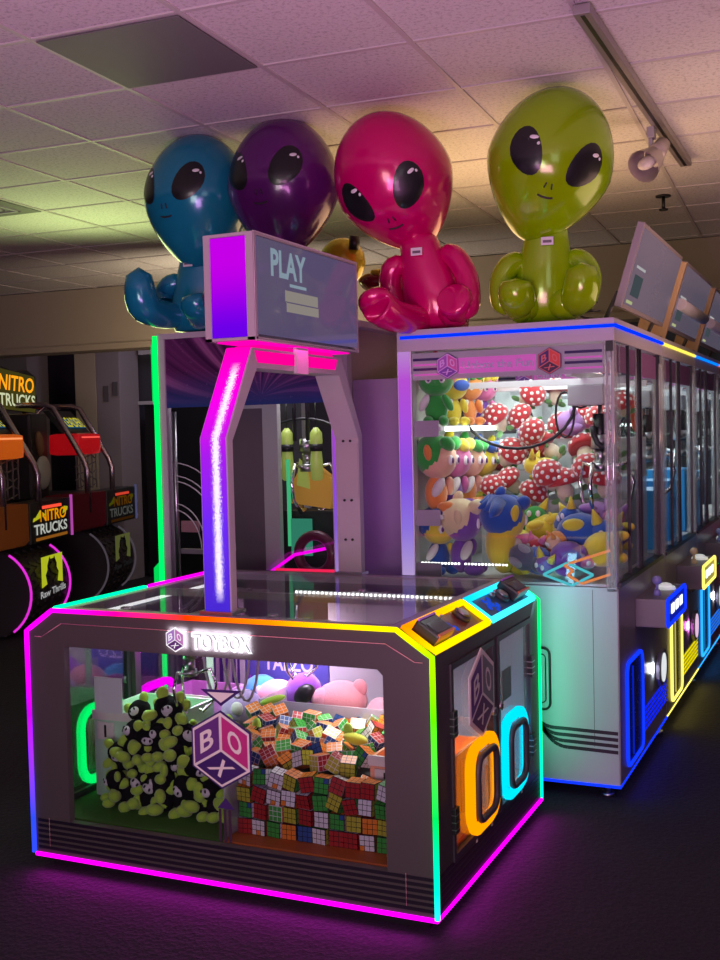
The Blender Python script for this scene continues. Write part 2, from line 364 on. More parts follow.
def frame_face(y0, y1):
    bm = bm_new(); wx0, wx1, wz0, wz1 = W
    prism(bm, [(X0, ZB), (wx0, ZB), (wx0, ZT - 0.0), (X0 + CH, ZT), (X0, ZT - CV)], 'y', y0, y1)
    prism(bm, [(wx1, ZB), (X1, ZB), (X1, ZT - CV), (X1 - CH, ZT), (wx1, ZT)], 'y', y0, y1)
    prism(bm, [(wx0, wz1), (wx1 - 0.02, wz1), (wx1, wz1 - 0.02), (wx1, ZT), (wx0, ZT)], 'y', y0, y1)
    prism(bm, [(wx0, ZB), (wx1, ZB), (wx1, wz0), (wx0, wz0)], 'y', y0, y1)
    return bm
tb('front_panel', frame_face(Y0, Y0 + 0.03), greybrown)
tb('rear_panel', frame_face(Y1 - 0.03, Y1), greybrown)
bm = bm_new(); box(bm, W[0] - .01, W[1] + .01, Y0 + 0.031, Y0 + 0.036, W[2] - .01, W[3] + .01); tb('window_pane', bm, GT)
bm = bm_new(); box(bm, W[0] - .01, W[1] + .01, Y1 - 0.036, Y1 - 0.031, W[2] - .01, W[3] + .01); tb('window_pane', bm, G)
bm = bm_new(); box(bm, X0 + 0.05, X1 - 0.05, Y0 + 0.05, Y1 - 0.05, 0.0, ZB); tb('plinth', bm, black)
# printed line bands along the foot
bm = bm_new()
for i in range(6):
    z = 0.078 + i * 0.021
    box(bm, X0 + 0.02, X1 - 0.005, Y0 - 0.0015, Y0 - 0.0003, z, z + 0.012); box(bm, X1 + 0.0003, X1 + 0.0015, Y0 + 0.005, Y1 - 0.02, z, z + 0.012)
tb('line_decal', bm, mat('stripe_black', (0.012, 0.008, 0.018), 0.4))
bm = bm_new(); m1 = 0.035
path = [(X0 + m1, ZT - CV - .02), (X0 + CH * .55, ZT - CV - .02), (X0 + CH + .04, ZT - .05), (X1 - CH - .04, ZT - .05), (X1 - CH * .5, ZT - CV - .02), (X1 - m1, ZT - CV - .02)]
for a, b in zip(path, path[1:]): tube(bm, [(a[0], Y0 - .001, a[1]), (b[0], Y0 - .001, b[1])], 0.0013, 4)
tube(bm, [(X0 + .075, Y0 - .001, .09), (X0 + .075, Y0 - .001, .2)], 0.001, 4); tube(bm, [(X1 - .11, Y0 - .001, .09), (X1 - .11, Y0 - .001, .2)], 0.001, 4)
tb('pinstripe', bm, mat('pinstripe_rose', (0.8, 0.35, 0.4), 0.5))
# light edges
r = 0.0095; yf = Y0 - 0.004
tbled('light_strip', [(X0, yf, ZB), (X0, yf, .2), (X0, yf, .6), (X0, yf, ZT - CV), (X0 + CH, yf, ZT), (-2.5, yf, ZT), (-2.2, yf, ZT), (-1.85, yf, ZT), (-1.55, yf, ZT), (X1 - CH, yf, ZT), (X1, yf, ZT - CV), (X1, yf, .72), (X1, yf, .4), (X1, yf, .15), (X1, yf, ZB)],
      [BLU, BLU, PUR, (.9, 0, .9), MAG, (1, 0, .25), (1, .03, 0), (1, .2, 0), YEL, (.8, .8, 0), LIM, (.1, 1, 0), GRN, (0, .9, .5), CYA], r, 1.7, label='rainbow light strip framing the front')
tbled('light_strip', [(X0 + .01, Y0 - .004, ZB - .004), (X1, Y0 - .004, ZB - .004), (X1 + .004, Y1, ZB - .004)], [MAG, (1, 0, .95), (.9, 0, 1)], 0.008, 1.9, label='magenta light strip along the foot')
tbled('light_strip', [(X1 - CH, Y1 + .004, ZT), (X1 + .002, Y1 + .004, ZT - CV), (X1 + .002, Y1 + .004, ZB)], [CYA, GRN, TEAL], 0.008, 2.2)
tbled('light_strip', [(X0, Y1 + .004, ZB), (X0, Y1 + .004, ZT - CV), (X0 + CH, Y1 + .004, ZT)], [BLU, PUR, MAG], 0.008, 1.8)

# side walls with doors
def side(sx, glow):
    """sx = 1 right wall, -1 left wall"""
    X = X1 if sx > 0 else X0; a, b = (X - 0.03, X) if sx > 0 else (X, X + 0.03)
    bm = bm_new()
    for y0_, y1_, z0_, z1_ in ((Y0 + .03, Y0 + .155, ZB, ZT - CV), (Y1 - .125, Y1 - .03, ZB, ZT - CV), (Y0 + .155, Y1 - .125, ZB, .19), (Y0 + .155, Y1 - .125, .872, ZT - CV), (3.965, 4.005, .19, .872)):
        box(bm, a, b, y0_, y1_, z0_, z1_)
    tb('side_panel', bm, greybrown)
    for k, (ya, yb, col) in enumerate(((3.48, 3.963, glow[0]), (4.007, 4.472, glow[1]))):
        bm = bm_new(); w_ = .022
        for q in ((ya, yb, .192, .192 + w_), (ya, yb, .87 - w_, .87), (ya, ya + w_, .192 + w_, .87 - w_), (yb - w_, yb, .192 + w_, .87 - w_)): box(bm, X - .004 * (sx < 0) - .006, X + .006, q[0], q[1], q[2], q[3])
        d = tb('door', bm, charcoal)
        bm = bm_new(); box(bm, X - .003, X + .001, ya + w_, yb - w_, .192 + w_, .87 - w_); tb('door_pane', bm, GS, d)
        # prize flap: glowing rounded ring round a dark frame
        yc0, yc1 = (3.61, 3.95) if k == 0 else (4.015, 4.345); z0_, z1_ = .19 + .015, .555
        loop = [(X + sx * .012, u, v) for u, v in rrect(yc0 + .025, yc1 - .025, z0_ + .025, z1_ - .025, .075)]
        tbled('glow_ring', loop, [col] * len(loop), 0.020, 1.4, True, 1, par=d)
        loop = [(X + sx * .03, u, v) for u, v in rrect(yc0 + .06, yc1 - .06, z0_ + .06, z1_ - .06, .05)]
        bm = bm_new(); tube(bm, loop, 0.013, 8, 0, True); tb('flap_frame', bm, charcoal, d)
        bm = bm_new(); box(bm, X + sx * .012 - .003, X + sx * .012 + .003, yc0 + .07, yc1 - .07, z0_ + .07, z1_ - .07); tb('flap', bm, frosted('flap_%d' % k, (.75, .6, .5) if k == 0 else (.4, .6, .85), .25), d)
        bm = bm_new()
        for i in range(4): box(bm, X - sx * .04 - .004, X - sx * .04 + .004, yc0 + .09 + i * .05, yc0 + .115 + i * .05, z0_ + .08, z1_ - .08)
        tb('flap_curtain', bm, mat('curtain_%d' % k, (.8, .35, .12) if k == 0 else (.1, .3, .8), .6), d)
        yh = ya + .012 if k == 0 else yb - .012
        for zz in (.29, .62):
            bm = bm_new(); box(bm, X + sx * .006 - .01, X + sx * .006 + .01, yh - .02, yh + .02, zz, zz + .09, 0, .004)
            for i in range(3): box(bm, X + sx * .006 - .012, X + sx * .006 + .012, yh - .021, yh + .021, zz + .015 + i * .025, zz + .018 + i * .025, 1)
            tb('hinge', bm, [black, steel], d)
        bm = bm_new(); yl = yb - .02 if k == 0 else ya + .02; cyl(bm, (X - .002, yl, .6), (X + sx * .014, yl, .6), .016, seg=14); box(bm, X, X + sx * .016, yl - .004, yl + .004, .592, .608, 1); tb('lock', bm, [steel, black], d)
side(1, ((1, .3, 0), (0, .62, .85))); side(-1, ((0, 1, .15), (1, 0, .9)))
bm = bm_new()
for yy in (3.9, 3.72, 4.3):
    box(bm, X1 + .001, X1 + .004, yy, yy + .012, .176, .188)
tb('rivets', bm, cream)
bm = bm_new(); hex_logo(bm, (X1 + .0075, 3.79, .705), (0, 1, 0), (0, 0, 1), .165); tb('cube_logo_decal', bm, [cream, cream, purple, mat('grey_print', (.2, .2, .22), .5), mat('plum_print', (.12, .03, .13), .5)], label='large letter cube logo behind the side door')
bm = bm_new(); box(bm, X1 - .01, X1 - .002, 4.08, 4.2, .60, .72, 0, .004); tb('sticker', bm, mat('sage_sticker', (.22, .33, .26), .6))

# top: rails, glass and the four control slopes
bm = bm_new()
box(bm, X0 + CH, X1 - CH, Y0 + .03, Y0 + .085, ZT - .035, ZT); box(bm, X0 + CH, X1 - CH, Y1 - .085, Y1 - .03, ZT - .035, ZT)
box(bm, X0 + CH, X0 + CH + .05, Y0 + .085, Y1 - .085, ZT - .035, ZT); box(bm, X1 - CH - .05, X1 - CH, Y0 + .085, Y1 - .085, ZT - .035, ZT)
box(bm, X0 + CH + .05, X1 - CH - .05, 3.975, 4.005, ZT - .035, ZT - .006)
tb('top_frame', bm, mat('top_grey', (.3, .29, .31), .3))
bm = bm_new(); box(bm, X0 + CH + .045, X1 - CH - .045, Y0 + .08, Y1 - .08, ZT - .005, ZT + .001); tb('top_glass', bm, GTOP)
bm = bm_new(); box(bm, -2.2, -1.46, 4.157, 4.17, ZT - .036, ZT - .018)
o = tb('inner_light_bar', bm, steel)
bm = bm_new()
for i in range(36): xx = -2.195 + i * .0204; box(bm, xx, xx + .0065, 4.146, 4.156, ZT - .034, ZT - .020)
tb('light_dots', bm, emis('white_led_dots', (1, .98, .95), 4), o)
sl = math.atan2(CV, CH)
def slope(sx):
    for k, (ya, yb, c1, c2, desk) in enumerate(((3.345, 3.955, (1, .22, 0), (1, .62, 0), (.20, .05, .025)), (3.965, 4.575, (0, .55, .95), (.05, .8, 1), (.03, .10, .22)))):
        if sx < 0: c1, c2 = (((0, 1, .25), (0, 1, .4)), (MAG, (1, 0, .8)))[k]
        ctr = ((X1 if sx > 0 else X0) - sx * CH / 2, (ya + yb) / 2, ZT - CV / 2)
        M = Matrix.Translation(ctr) @ Matrix.Rotation(sl * sx, 4, 'Y')     # local x runs down the slope when sx > 0
        L = math.hypot(CH, CV); hy = (yb - ya) / 2
        bm = bm_new(); box(bm, -L / 2 + .004, L / 2 - .004, -hy, hy, -.02, 0.0, 0, 0, M)
        con = tb('control_slope', bm, mat('desk_%s_%d' % ('r' if sx > 0 else 'l', k), desk, .3, bump=.6, bscale=25))
        pts = [M @ Vector(p) for p in ((L / 2 - .014, -hy + .014, .004), (L / 2 - .014, hy - .014, .004), (-L / 2 + .012, hy - .014, .004), (-L / 2 + .012, -hy + .014, .004))]
        tbled('light_border', pts, [c2, c2, c2, c1], .0135 if sx > 0 else .016, 1.6, True, 4, par=con)
        if sx < 0: continue
        cy = -.17 if k == 0 else .17; xo = .0 if k == 0 else -.01
        bm = bm_new(); box(bm, -.05 + xo, .045 + xo, cy - .09, cy + .07, .0, .045, 0, .008, M); box(bm, -.02 + xo, .03 + xo, cy - .07, cy + .05, .0455, .047, 1, 0, M)
        box(bm, -.049 + xo, -.041 + xo, cy - .085, cy + .065, .038, .049, 2, 0, M); box(bm, .036 + xo, .046 + xo, cy - .085, cy + .065, .02, .049, 3, 0, M)
        tb('card_reader', bm, [black, mat('reader_screen', (.05, .06, .06), .15), mat('reader_violet', (.5, .12, .85), .4), mat('reader_copper', (.75, .2, .08), .4)], con)
        cy2 = .12 if k == 0 else -.0
        bm = bm_new(); c = M @ Vector((-.012, cy2 + (.04 if k == 0 else .03), .0)); u = (M.to_3x3() @ Vector((0, 0, 1)))
        cyl(bm, c, c + u * .018, .036, .034, 20); cyl(bm, c + u * .018, c + u * .026, .026, .022, 20, 1); tb('push_button', bm, [charcoal, steel], con)
        bm = bm_new(); cc = -.0 if k == 0 else -.12
        for a, b, rr in ((-.005, cc, .022), (.02, cc + .03, .014), (.0, cc - .035, .012)):
            c = M @ Vector((a, b, .0005)); cyl(bm, c, c + u * .0015, rr, seg=10)
        if k == 1:
            for q in range(5):
                a = q * PI * 2 / 5; c = M @ Vector((.035 * math.cos(a), cc + .05 * math.sin(a), .0005)); cyl(bm, c, c + u * .0015, .013, seg=8)
        tb('splash_print', bm, emis('blue_print_lit', (.02, .10, .9), .7), con)
        bm = bm_new(); c = M @ Vector((-.035, -.03, .0)); cyl(bm, c, c + u * .012, .012, seg=12); cyl(bm, c + u * .012, c + u * .03, .006, seg=8); tb('joystick', bm, [steel], con)
slope(1); slope(-1)

# lit name badge on the front
bm = bm_new(); text(bm, 'TOYBOX', (-2.168, Y0 - .018, .903), (.235, 0, 0.0), (0, 0, .052), 0); tn = tb('name_letters', bm, emis('badge_white', (1, .97, 1), 1.6), label='white backlit letters reading TOYBOX')
bm = bm_new(); text(bm, 'TOYBOX', (-2.1665, Y0 - .0150, .9045), (.235, 0, 0.0), (0, 0, .052), 0); tb('letter_sides', bm, mat('letter_edge', (.03, .01, .04), .4), tn)
bm = bm_new(); text(bm, 'TOYBOX', (-2.176, Y0 - .0125, .897), (.251, 0, 0.0), (0, 0, .064), 0, 0, .065); tb('backlight', bm, emis('badge_glow', (.95, .92, 1), 1.3), tn)
bm = bm_new(); hex_logo(bm, (-2.236, Y0 - .02, .933), (1, 0, 0), (0, 0, 1), .045); tb('cube_badge', bm, [emis('badge_rim', (1, .95, 1), 1.3), emis('badge_rim2', (1, .95, 1), .9), mat('badge_lilac', (.2, .1, .35), .4, emit=(.45, .25, .6), es=.5), mat('badge_pink', (.3, .1, .3), .4, emit=(.6, .25, .6), es=.5), mat('badge_plum', (.15, .05, .25), .4)])
# glow halo is real light: small lamps behind the badge
for xx in (-2.24, -2.14, -2.06, -1.98):
    l = area('badge_lamp', (xx, Y0 - .010, .933), (xx, Y0, .933), .075, .22, (.9, .85, 1)); l.parent = TB; l.location = Vector(l.location) - Vector((X0, Y0, 0))
# big cube decal on the window with the arrow marks
bm = bm_new(); hex_logo(bm, (-2.088, Y0 + .029, .535), (1, 0, 0), (0, 0, 1), .142); tb('cube_logo_decal', bm, HEXM, label='hexagonal B O X cube logo on the front window')
bm = bm_new()
prism(bm, [(-2.168, .750), (-1.998, .754), (-2.083, .694)], 'y', Y0 + .0245, Y0 + .0265, 0); prism(bm, [(-2.138, .741), (-2.028, .744), (-2.083, .706)], 'y', Y0 + .0235, Y0 + .0244, 1)
tb('arrow_decal', bm, [indigo, cream]); bm = bm_new()
prism(bm, [(-2.11, .322), (-2.04, .322), (-2.075, .362)], 'y', Y0 + .0245, Y0 + .0265, 0)
box(bm, -2.105, -2.095, Y0 + .0245, Y0 + .0265, .2, .32, 2); box(bm, -2.085, -2.075, Y0 + .0245, Y0 + .0265, .2, .32, 2); box(bm, -2.065, -2.055, Y0 + .0245, Y0 + .0265, .2, .32, 2)
tb('arrow_decal', bm, [indigo, cream, mat('dark_plum', (.05, .02, .05), .5)])

# interior
bm = bm_new(); box(bm, X0 + .035, -2.1, Y0 + .04, Y1 - .04, .19, .2, 0); box(bm, -2.099, X1 - .035, Y0 + .04, Y1 - .04, .19, .2, 1)
tb('play_floor', bm, [mat('green_felt', (.05, .16, .012), .8), mat('orange_board', (.55, .13, .02), .6)])
bm = bm_new(); box(bm, -2.31, X1 - .06, 4.02, 4.026, .2, .545); box(bm, -2.106, -2.1, Y0 + .06, Y0 + .36, .2, .50); box(bm, -2.316, -2.31, 4.02, Y1 - .04, .2, .545); box(bm, -1.705, -1.7, 4.014, 4.02, .3, .545, 1)
tb('partition', bm, [frost, cream])
bm = bm_new(); box(bm, -2.68, -2.24, Y1 - .06, Y1 - .05, .2, .70, 0)
po = tb('poster', bm, [mat('poster_blue', (.07, .06, .30), .5, bump=0, bscale=4)])
bm = bm_new(); text(bm, 'TALZO', (-2.58, Y1 - .0615, .545), (.26, 0, 0), (0, 0, .075), 0); text(bm, 'Lukes', (-2.66, Y1 - .0615, .465), (.12, 0, 0), (0, 0, .05), 1); tb('poster_print', bm, [mat('poster_lilac', (.62, .5, .75), .5), mat('poster_violet', (.3, .05, .45), .5)], po)
bm = bm_new(); box(bm, -2.235, X1 - .05, Y1 - .06, Y1 - .05, .2, .93); box(bm, X0 + .04, -2.685, Y1 - .06, Y1 - .05, .2, .93)
sb = tb('back_board', bm, mat('back_board_grey', (.42, .40, .42), .5))
bm = bm_new()
for i, xx in enumerate((-2.86, -2.825, -2.79, -2.755, -2.725)): box(bm, xx, xx + (.02 if i % 2 else .012), Y1 - .063, Y1 - .061, .43, .93)
tb('board_stripes', bm, indigo, sb)
def chute(x0, x1, y0, y1, zt, mt, lab, slot):
    bm = bm_new(); k = .012
    box(bm, x0, x1, y0, y0 + k, .2, zt); box(bm, x0, x1, y1 - k, y1, .2, zt); box(bm, x0, x0 + k, y0 + k, y1 - k, .2, zt); box(bm, x1 - k, x1, y0 + k, y1 - k, .2, zt)
    c = tb('prize_chute', bm, mt, label=lab)
    bm = bm_new(); box(bm, x0 - .006, x1 + .006, y0 - .006, y0 + .004, zt - .03, zt + .006); box(bm, x0 + .02, x0 + .10, y0 - .008, y0 - .002, zt - .11, zt - .04, 0); box(bm, x0 + .055, x0 + .065, y0 - .01, y0 - .008, zt - .1, zt - .05, 1)
    box(bm, x0 + k, x1 - k, y0 + k, y1 - k, zt - .16, zt - .155, 2)
    tb('chute_rim', bm, [cream, black, black], c)
milk = mat('milky_acrylic', (.55, .85, .6), .3)  # white box, the green light on it is put into its colour
chute(-2.86, -2.50, 3.62, 3.96, .545, milk, 'milky green-lit prize chute', 0)
chute(-1.60, -1.31, 3.56, 3.93, .50, mat('orange_acrylic', (.85, .42, .25), .35), 'orange-lit prize chute', 0)
chute(-2.86, -2.57, 4.06, 4.34, .52, mat('pink_acrylic', (.75, .4, .75), .35), 'pink-lit prize chute at the back', 0)
# interior light bars along the rails
for nm, x_, y0_, y1_ in (('inner_light_bar', -1.42, 3.45, 4.5), ('inner_light_bar', -2.77, 3.45, 4.5)):
    bm = bm_new(); box(bm, x_ - .008, x_ + .008, y0_, y1_, ZT - .05, ZT - .036); tb(nm, bm, emis('soft_led', (1, .97, 1), 1.6))
def inlamp(nm, loc, to, sz, p, col, sy=None):
    l = area(nm, loc, to, sz, p, col, sy); l.parent = TB; l.location = Vector(loc) - Vector((X0, Y0, 0)); l.data.spread = math.radians(110 if nm == 'crane_lamp' else 180); return l
inlamp('crane_lamp', (-1.75, 3.93, .97), (-1.75, 3.97, .2), .30, 4.5, (1, .95, .92))
inlamp('crane_lamp', (-2.0, 4.22, .96), (-2.05, 4.3, .4), .35, 1.1, (1, .93, 1))
inlamp('crane_lamp', (-2.62, 3.88, .95), (-2.60, 3.80, .2), .25, 2.6, (.85, 1, .88))
inlamp('crane_lamp', (-2.35, 4.3, .92), (-2.35, 4.5, .4), .25, 5.0, (.98, .75, 1))
for loc, p, col in (((-1.36, 3.78, .38), 1.4, (1, .3, .05)), ((-1.34, 4.2, .38), 1.2, (.1, .5, 1)), ((-2.66, 3.9, .34), .9, (.1, 1, .3)), ((-2.78, 3.66, .52), .5, (.1, 1, .3)), ((-2.75, 4.25, .66), 1.1, (1, .1, .9))):
    l = point('door_lamp', loc, p, col, .03); l.parent = TB; l.location = Vector(loc) - Vector((X0, Y0, 0))
# light thrown by the foot strips on the carpet and by the rear strip on the machine behind
inlamp('foot_lamp', ((X0 + X1) / 2, Y0 - .02, .055), ((X0 + X1) / 2, Y0 - .12, 0), 1.6, 2.2, (1, .02, .85), .02)
inlamp('foot_lamp', (X1 + .02, (Y0 + Y1) / 2, .055), (X1 + .12, (Y0 + Y1) / 2, 0), 1.2, 1.3, (1, .02, .85), .02)
inlamp('strip_lamp', (X1 - .02, Y1 + .015, .55), (X1 - .02, Y1 + .3, .55), .03, .75, (.05, 1, .50), .7)
inlamp('strip_lamp', (X1 + .02, Y1 - .02, .97), (X1 + .12, Y1 + .25, .7), .04, .55, (.35, .8, 1), .3)
# running gear seen through the glass top
bm = bm_new()
for x_, y_, a_, b_ in ((-2.62, 3.60, .12, .05), (-2.4, 3.50, .10, .06), (-1.95, 3.62, .16, .04), (-1.62, 3.50, .10, .05), (-2.55, 4.25, .14, .06), (-1.9, 4.3, .12, .05), (-1.55, 4.15, .05, .12)):
    box(bm, x_ - a_, x_ + a_, y_ - b_, y_ + b_, .952, .966, 0, .003); cyl(bm, (x_ - a_ * .4, y_, .966), (x_ - a_ * .4, y_, .985), .022, seg=14, mi=1); cyl(bm, (x_ + a_ * .5, y_, .966), (x_ + a_ * .5, y_, .978), .014, seg=12, mi=1)
tb('running_gear', bm, [mat('gear_plate', (.42, .42, .43), .35, .5), chrome]); 
# gantry and claw
bm = bm_new(); box(bm, -2.8, -1.4, 3.70, 3.72, .90, .925); box(bm, -2.45, -2.42, 3.4, 3.96, .925, .95); box(bm, -2.52, -2.36, 3.62, 3.78, .86, .925, 1, .006); tb('claw_gantry', bm, [steel, greyp])
def claw(par_fn, cx, cy, z, s, nm='claw'):
    bm = bm_new(); cyl(bm, (cx, cy, z - .05 * s), (cx, cy, z), .035 * s, .03 * s, 14, 0); cyl(bm, (cx, cy, z - .10 * s), (cx, cy, z - .05 * s), .022 * s, seg=12); cyl(bm, (cx, cy, z - .13 * s), (cx, cy, z - .10 * s), .03 * s, seg=12)
    cyl(bm, (cx, cy, z), (cx, cy, z + .1 * s), .008 * s, seg=8)
    c = par_fn('claw', bm, [steel, black])
    for k in range(3):
        a = k * 2 * PI / 3 + .4; ca, sa = math.cos(a), math.sin(a)
        bm = bm_new(); tube(bm, [(cx + ca * r_ * s, cy + sa * r_ * s, z + zz * s) for r_, zz in ((.02, -.12), (.09, -.10), (.115, -.17), (.10, -.24), (.05, -.29), (.035, -.28))], .0075 * s, 8); par_fn('prong', bm, [chrome], c)
    return c
claw(tb, -2.44, 3.70, .82, .9)
claw(tb, -2.22, 4.2, .84, .8)
bm = bm_new()
for x_, d in ((-2.33, .0), (-2.27, .05), (-2.21, .02)):
    tube(bm, [(x_ + .06 * math.cos(a) , 3.72 + d + .01 * math.sin(2 * a), .78 + .17 * math.sin(a)) for a in [k * PI / 9 for k in range(0, 19)]], .006, 6)
tb('coiled_cable', bm, mat('cable_grey', (.55, .55, .56), .4))
bm = bm_new(); box(bm, -2.76, -2.63, 3.50, 3.506, .58, .72); box(bm, -2.62, -2.585, 4.1, 4.106, .5, .9); tb('notice_card', bm, mat('card_white', (.75, .85, .78), .6))

# arch and screen box
ax0, ax1 = -2.185, -2.07
def archprof(o_, i_):
    return None
outer = [(3.42, ZT), (3.42, 1.65), (3.62, 1.985), (4.40, 1.985), (4.60, 1.65), (4.60, ZT)]
inner = [(3.458, ZT), (3.458, 1.64), (3.65, 1.91), (4.37, 1.91), (4.56, 1.63), (4.56, ZT)]
bm = bm_new()
for i in range(5):
    q = [outer[i], outer[i + 1], inner[i + 1], inner[i]]
    prism(bm, q, 'x', ax0, ax1)
arch = tb('arch', bm, mat('arch_grey', (.40, .37, .39), .4))
sp = mat('sparkle_lens', (.6, .3, .8), .3)
def sparkle():
    m = bpy.data.materials.new('sparkle_lens_lit'); m.use_nodes = True; n = m.node_tree.nodes; n.clear(); L = m.node_tree.links
    o = n.new('ShaderNodeOutputMaterial'); e = n.new('ShaderNodeEmission'); tc = n.new('ShaderNodeTexCoord'); sx = n.new('ShaderNodeSeparateXYZ'); L.new(tc.outputs['Object'], sx.inputs[0])
    # bulbs run up the centre line behind a crushed-glass lens, colour drifts from blue to magenta with height
    cr = n.new('ShaderNodeValToRGB'); mr = n.new('ShaderNodeMapRange'); mr.inputs[1].default_value = 1.0; mr.inputs[2].default_value = 1.98
    L.new(sx.outputs[2], mr.inputs[0]); L.new(mr.outputs[0], cr.inputs[0])
    e0 = cr.color_ramp.elements; e0[0].color = (.05, .02, .55, 1); e0[1].color = (1, 0, .45, 1); a = e0.new(.35); a.color = (.14, .02, .8, 1); a = e0.new(.6); a.color = (.35, .01, .75, 1); a = e0.new(.8); a.color = (.85, .0, .75, 1)
    v = n.new('ShaderNodeTexNoise'); v.inputs['Scale'].default_value = 230; v.inputs['Detail'].default_value = 3; L.new(tc.outputs['Object'], v.inputs['Vector'])
    d = n.new('ShaderNodeMath'); d.operation = 'SUBTRACT'; L.new(sx.outputs[0], d.inputs[0]); d.inputs[1].default_value = (ax0 + ax1) / 2 - X0 + .012
    ab = n.new('ShaderNodeMath'); ab.operation = 'ABSOLUTE'; L.new(d.outputs[0], ab.inputs[0])
    m2 = n.new('ShaderNodeMapRange'); m2.inputs[1].default_value = .034; m2.inputs[2].default_value = .002; m2.inputs[3].default_value = 0; m2.inputs[4].default_value = 1; L.new(ab.outputs[0], m2.inputs[0])
    ad = n.new('ShaderNodeMath'); ad.operation = 'MULTIPLY_ADD'; L.new(v.outputs['Fac'], ad.inputs[0]); ad.inputs[1].default_value = 1.9; L.new(m2.outputs[0], ad.inputs[2])
    m3 = n.new('ShaderNodeMapRange'); m3.inputs[1].default_value = 1.45; m3.inputs[2].default_value = 1.8; L.new(ad.outputs[0], m3.inputs[0])
    e1 = n.new('ShaderNodeMapRange'); e1.inputs[1].default_value = 1.05; e1.inputs[2].default_value = 1.11; L.new(sx.outputs[2], e1.inputs[0])
    e2 = n.new('ShaderNodeMapRange'); e2.inputs[1].default_value = 1.93; e2.inputs[2].default_value = 1.88; L.new(sx.outputs[2], e2.inputs[0])
    q1 = n.new('ShaderNodeMath'); q1.operation = 'MULTIPLY'; L.new(e1.outputs[0], q1.inputs[0]); L.new(e2.outputs[0], q1.inputs[1])
    q2 = n.new('ShaderNodeMath'); q2.operation = 'MULTIPLY'; L.new(q1.outputs[0], q2.inputs[0]); L.new(m3.outputs[0], q2.inputs[1])
    mx = n.new('ShaderNodeMix'); mx.data_type = 'RGBA'; L.new(q2.outputs[0], mx.inputs[0]); L.new(cr.outputs[0], mx.inputs[6]); mx.inputs[7].default_value = (1, .82, 1, 1)
    L.new(mx.outputs[2], e.inputs[0]); e.inputs[1].default_value = 1.15; L.new(e.outputs[0], o.inputs[0]); return m
bm = bm_new()
for (a, b) in ((outer[0], outer[1]), (outer[1], outer[2])):
    dy, dz = b[0] - a[0], b[1] - a[1]; l = math.hypot(dy, dz); nx, nz = -dz / l, dy / l
    q = [(a[0] + nx * .001, a[1] + nz * .001), (b[0] + nx * .001, b[1] + nz * .001), (b[0] + nx * .006, b[1] + nz * .006), (a[0] + nx * .006, a[1] + nz * .006)]
    prism(bm, q, 'x', ax0 + .006, ax1 - .006)
tb('arch_light_lens', bm, sparkle(), arch, label='sparkling violet light lens up the front leg of the arch')
bm = bm_new(); prism(bm, [(3.64, 1.986), (3.7, 2.0), (4.3, 2.0), (4.34, 1.986)], 'x', ax0 + .006, ax1 - .006)
prism(bm, [(3.655, 1.93), (4.33, 1.93), (4.35, 1.975), (3.635, 1.975)], 'x', ax1 + .0005, ax1 + .004)  # side face glows in place of pink light falling on the neck
tb('arch_light_lens', bm, emis('arch_pink', (1, 0, .32), 1.0), arch, label='pink light lens across the top of the arch')
for s_ in (0,):
    bm = bm_new(); prism(bm, [(4.603, ZT), (4.603, 1.65), (4.606, 1.65), (4.606, ZT)], 'x', ax0 + .01, ax1 - .01); tb('arch_light_lens', bm, emis('arch_violet', (.35, .05, 1), 1.3), arch)
bm = bm_new()
for y_, z_ in ((4.555, 1.17), (4.555, 1.62), (4.555, 1.35)):
    for x_ in (ax0 + .04, ax1 - .04): cyl(bm, (x_, y_ - .001, z_), (x_, y_ + .006, z_), .006, seg=8)
box(bm, ax0 + .004, ax1 - .004, 4.555, 4.5595, 1.36, 1.61, 1); tb('service_cover', bm, [black, mat('cover_grey', (.38, .35, .36), .4)], arch)
bm = bm_new(); box(bm, ax0 - .01, ax1 + .012, 3.40, 3.50, ZT, ZT + .012); tb('foot_plate', bm, steel, arch); bm = bm_new(); box(bm, ax0 - .01, ax1 + .012, 4.535, 4.61, ZT, ZT + .012); tb('foot_plate', bm, steel, arch)
# screen box
sx0, sx1, sy0, sy1, sz0, sz1 = -2.235, -2.02, 3.56, 4.47, 2.01, 2.405
bm = bm_new(); box(bm, sx0 + .06, sx1 - .06, 3.93, 4.07, 1.985, sz0 + .001); box(bm, sx1 - .05, sx1 - .035, 3.95, 4.05, 1.9, 2.012)
tb('screen_neck', bm, mat('neck_grey', (.5, .46, .48), .4))
bm = bm_new(); f = .028
box(bm, sx0, sx1, sy0, sy1, sz1 - .012, sz1); box(bm, sx0, sx1, sy1 - .02, sy1, sz0, sz1 - .012); box(bm, sx0, sx0 + f, sy0, sy0 + .02, sz0, sz1 - .012); box(bm, sx1 - f - .006, sx1, sy0, sy0 + .02, sz0, sz1 - .012)
box(bm, sx0, sx1, sy0, sy1 - .02, sz0, sz0 + .01); box(bm, sx0 + .02, sx1 - .03, sy0 + .03, sy1 - .03, sz0 + .01, sz1 - .012)
sbx = tb('screen_box', bm, mat('screen_case', (.42, .36, .38), .4))
bm = bm_new(); lay = bm.loops.layers.float_color.new('Col')
for i in range(8):
    z0_ = sz0 + .012 + (sz1 - sz0 - .026) * i / 8; z1_ = sz0 + .012 + (sz1 - sz0 - .026) * (i + 1) / 8
    vs = [bm.verts.new((x_, sy0 + .004, z_)) for x_, z_ in ((sx0 + f, z0_), (sx1 - f - .006, z0_), (sx1 - f - .006, z1_), (sx0 + f, z1_))]
    fc = bm.faces.new(vs)
    def cc(t): return (.16 + .5 * math.sin(min(1, t * 1.25) * PI / 2) ** 2, .0, .95)
    for lp, t in zip(fc.loops, (i / 8, i / 8, (i + 1) / 8, (i + 1) / 8)): lp[lay] = (*cc(t), 1)
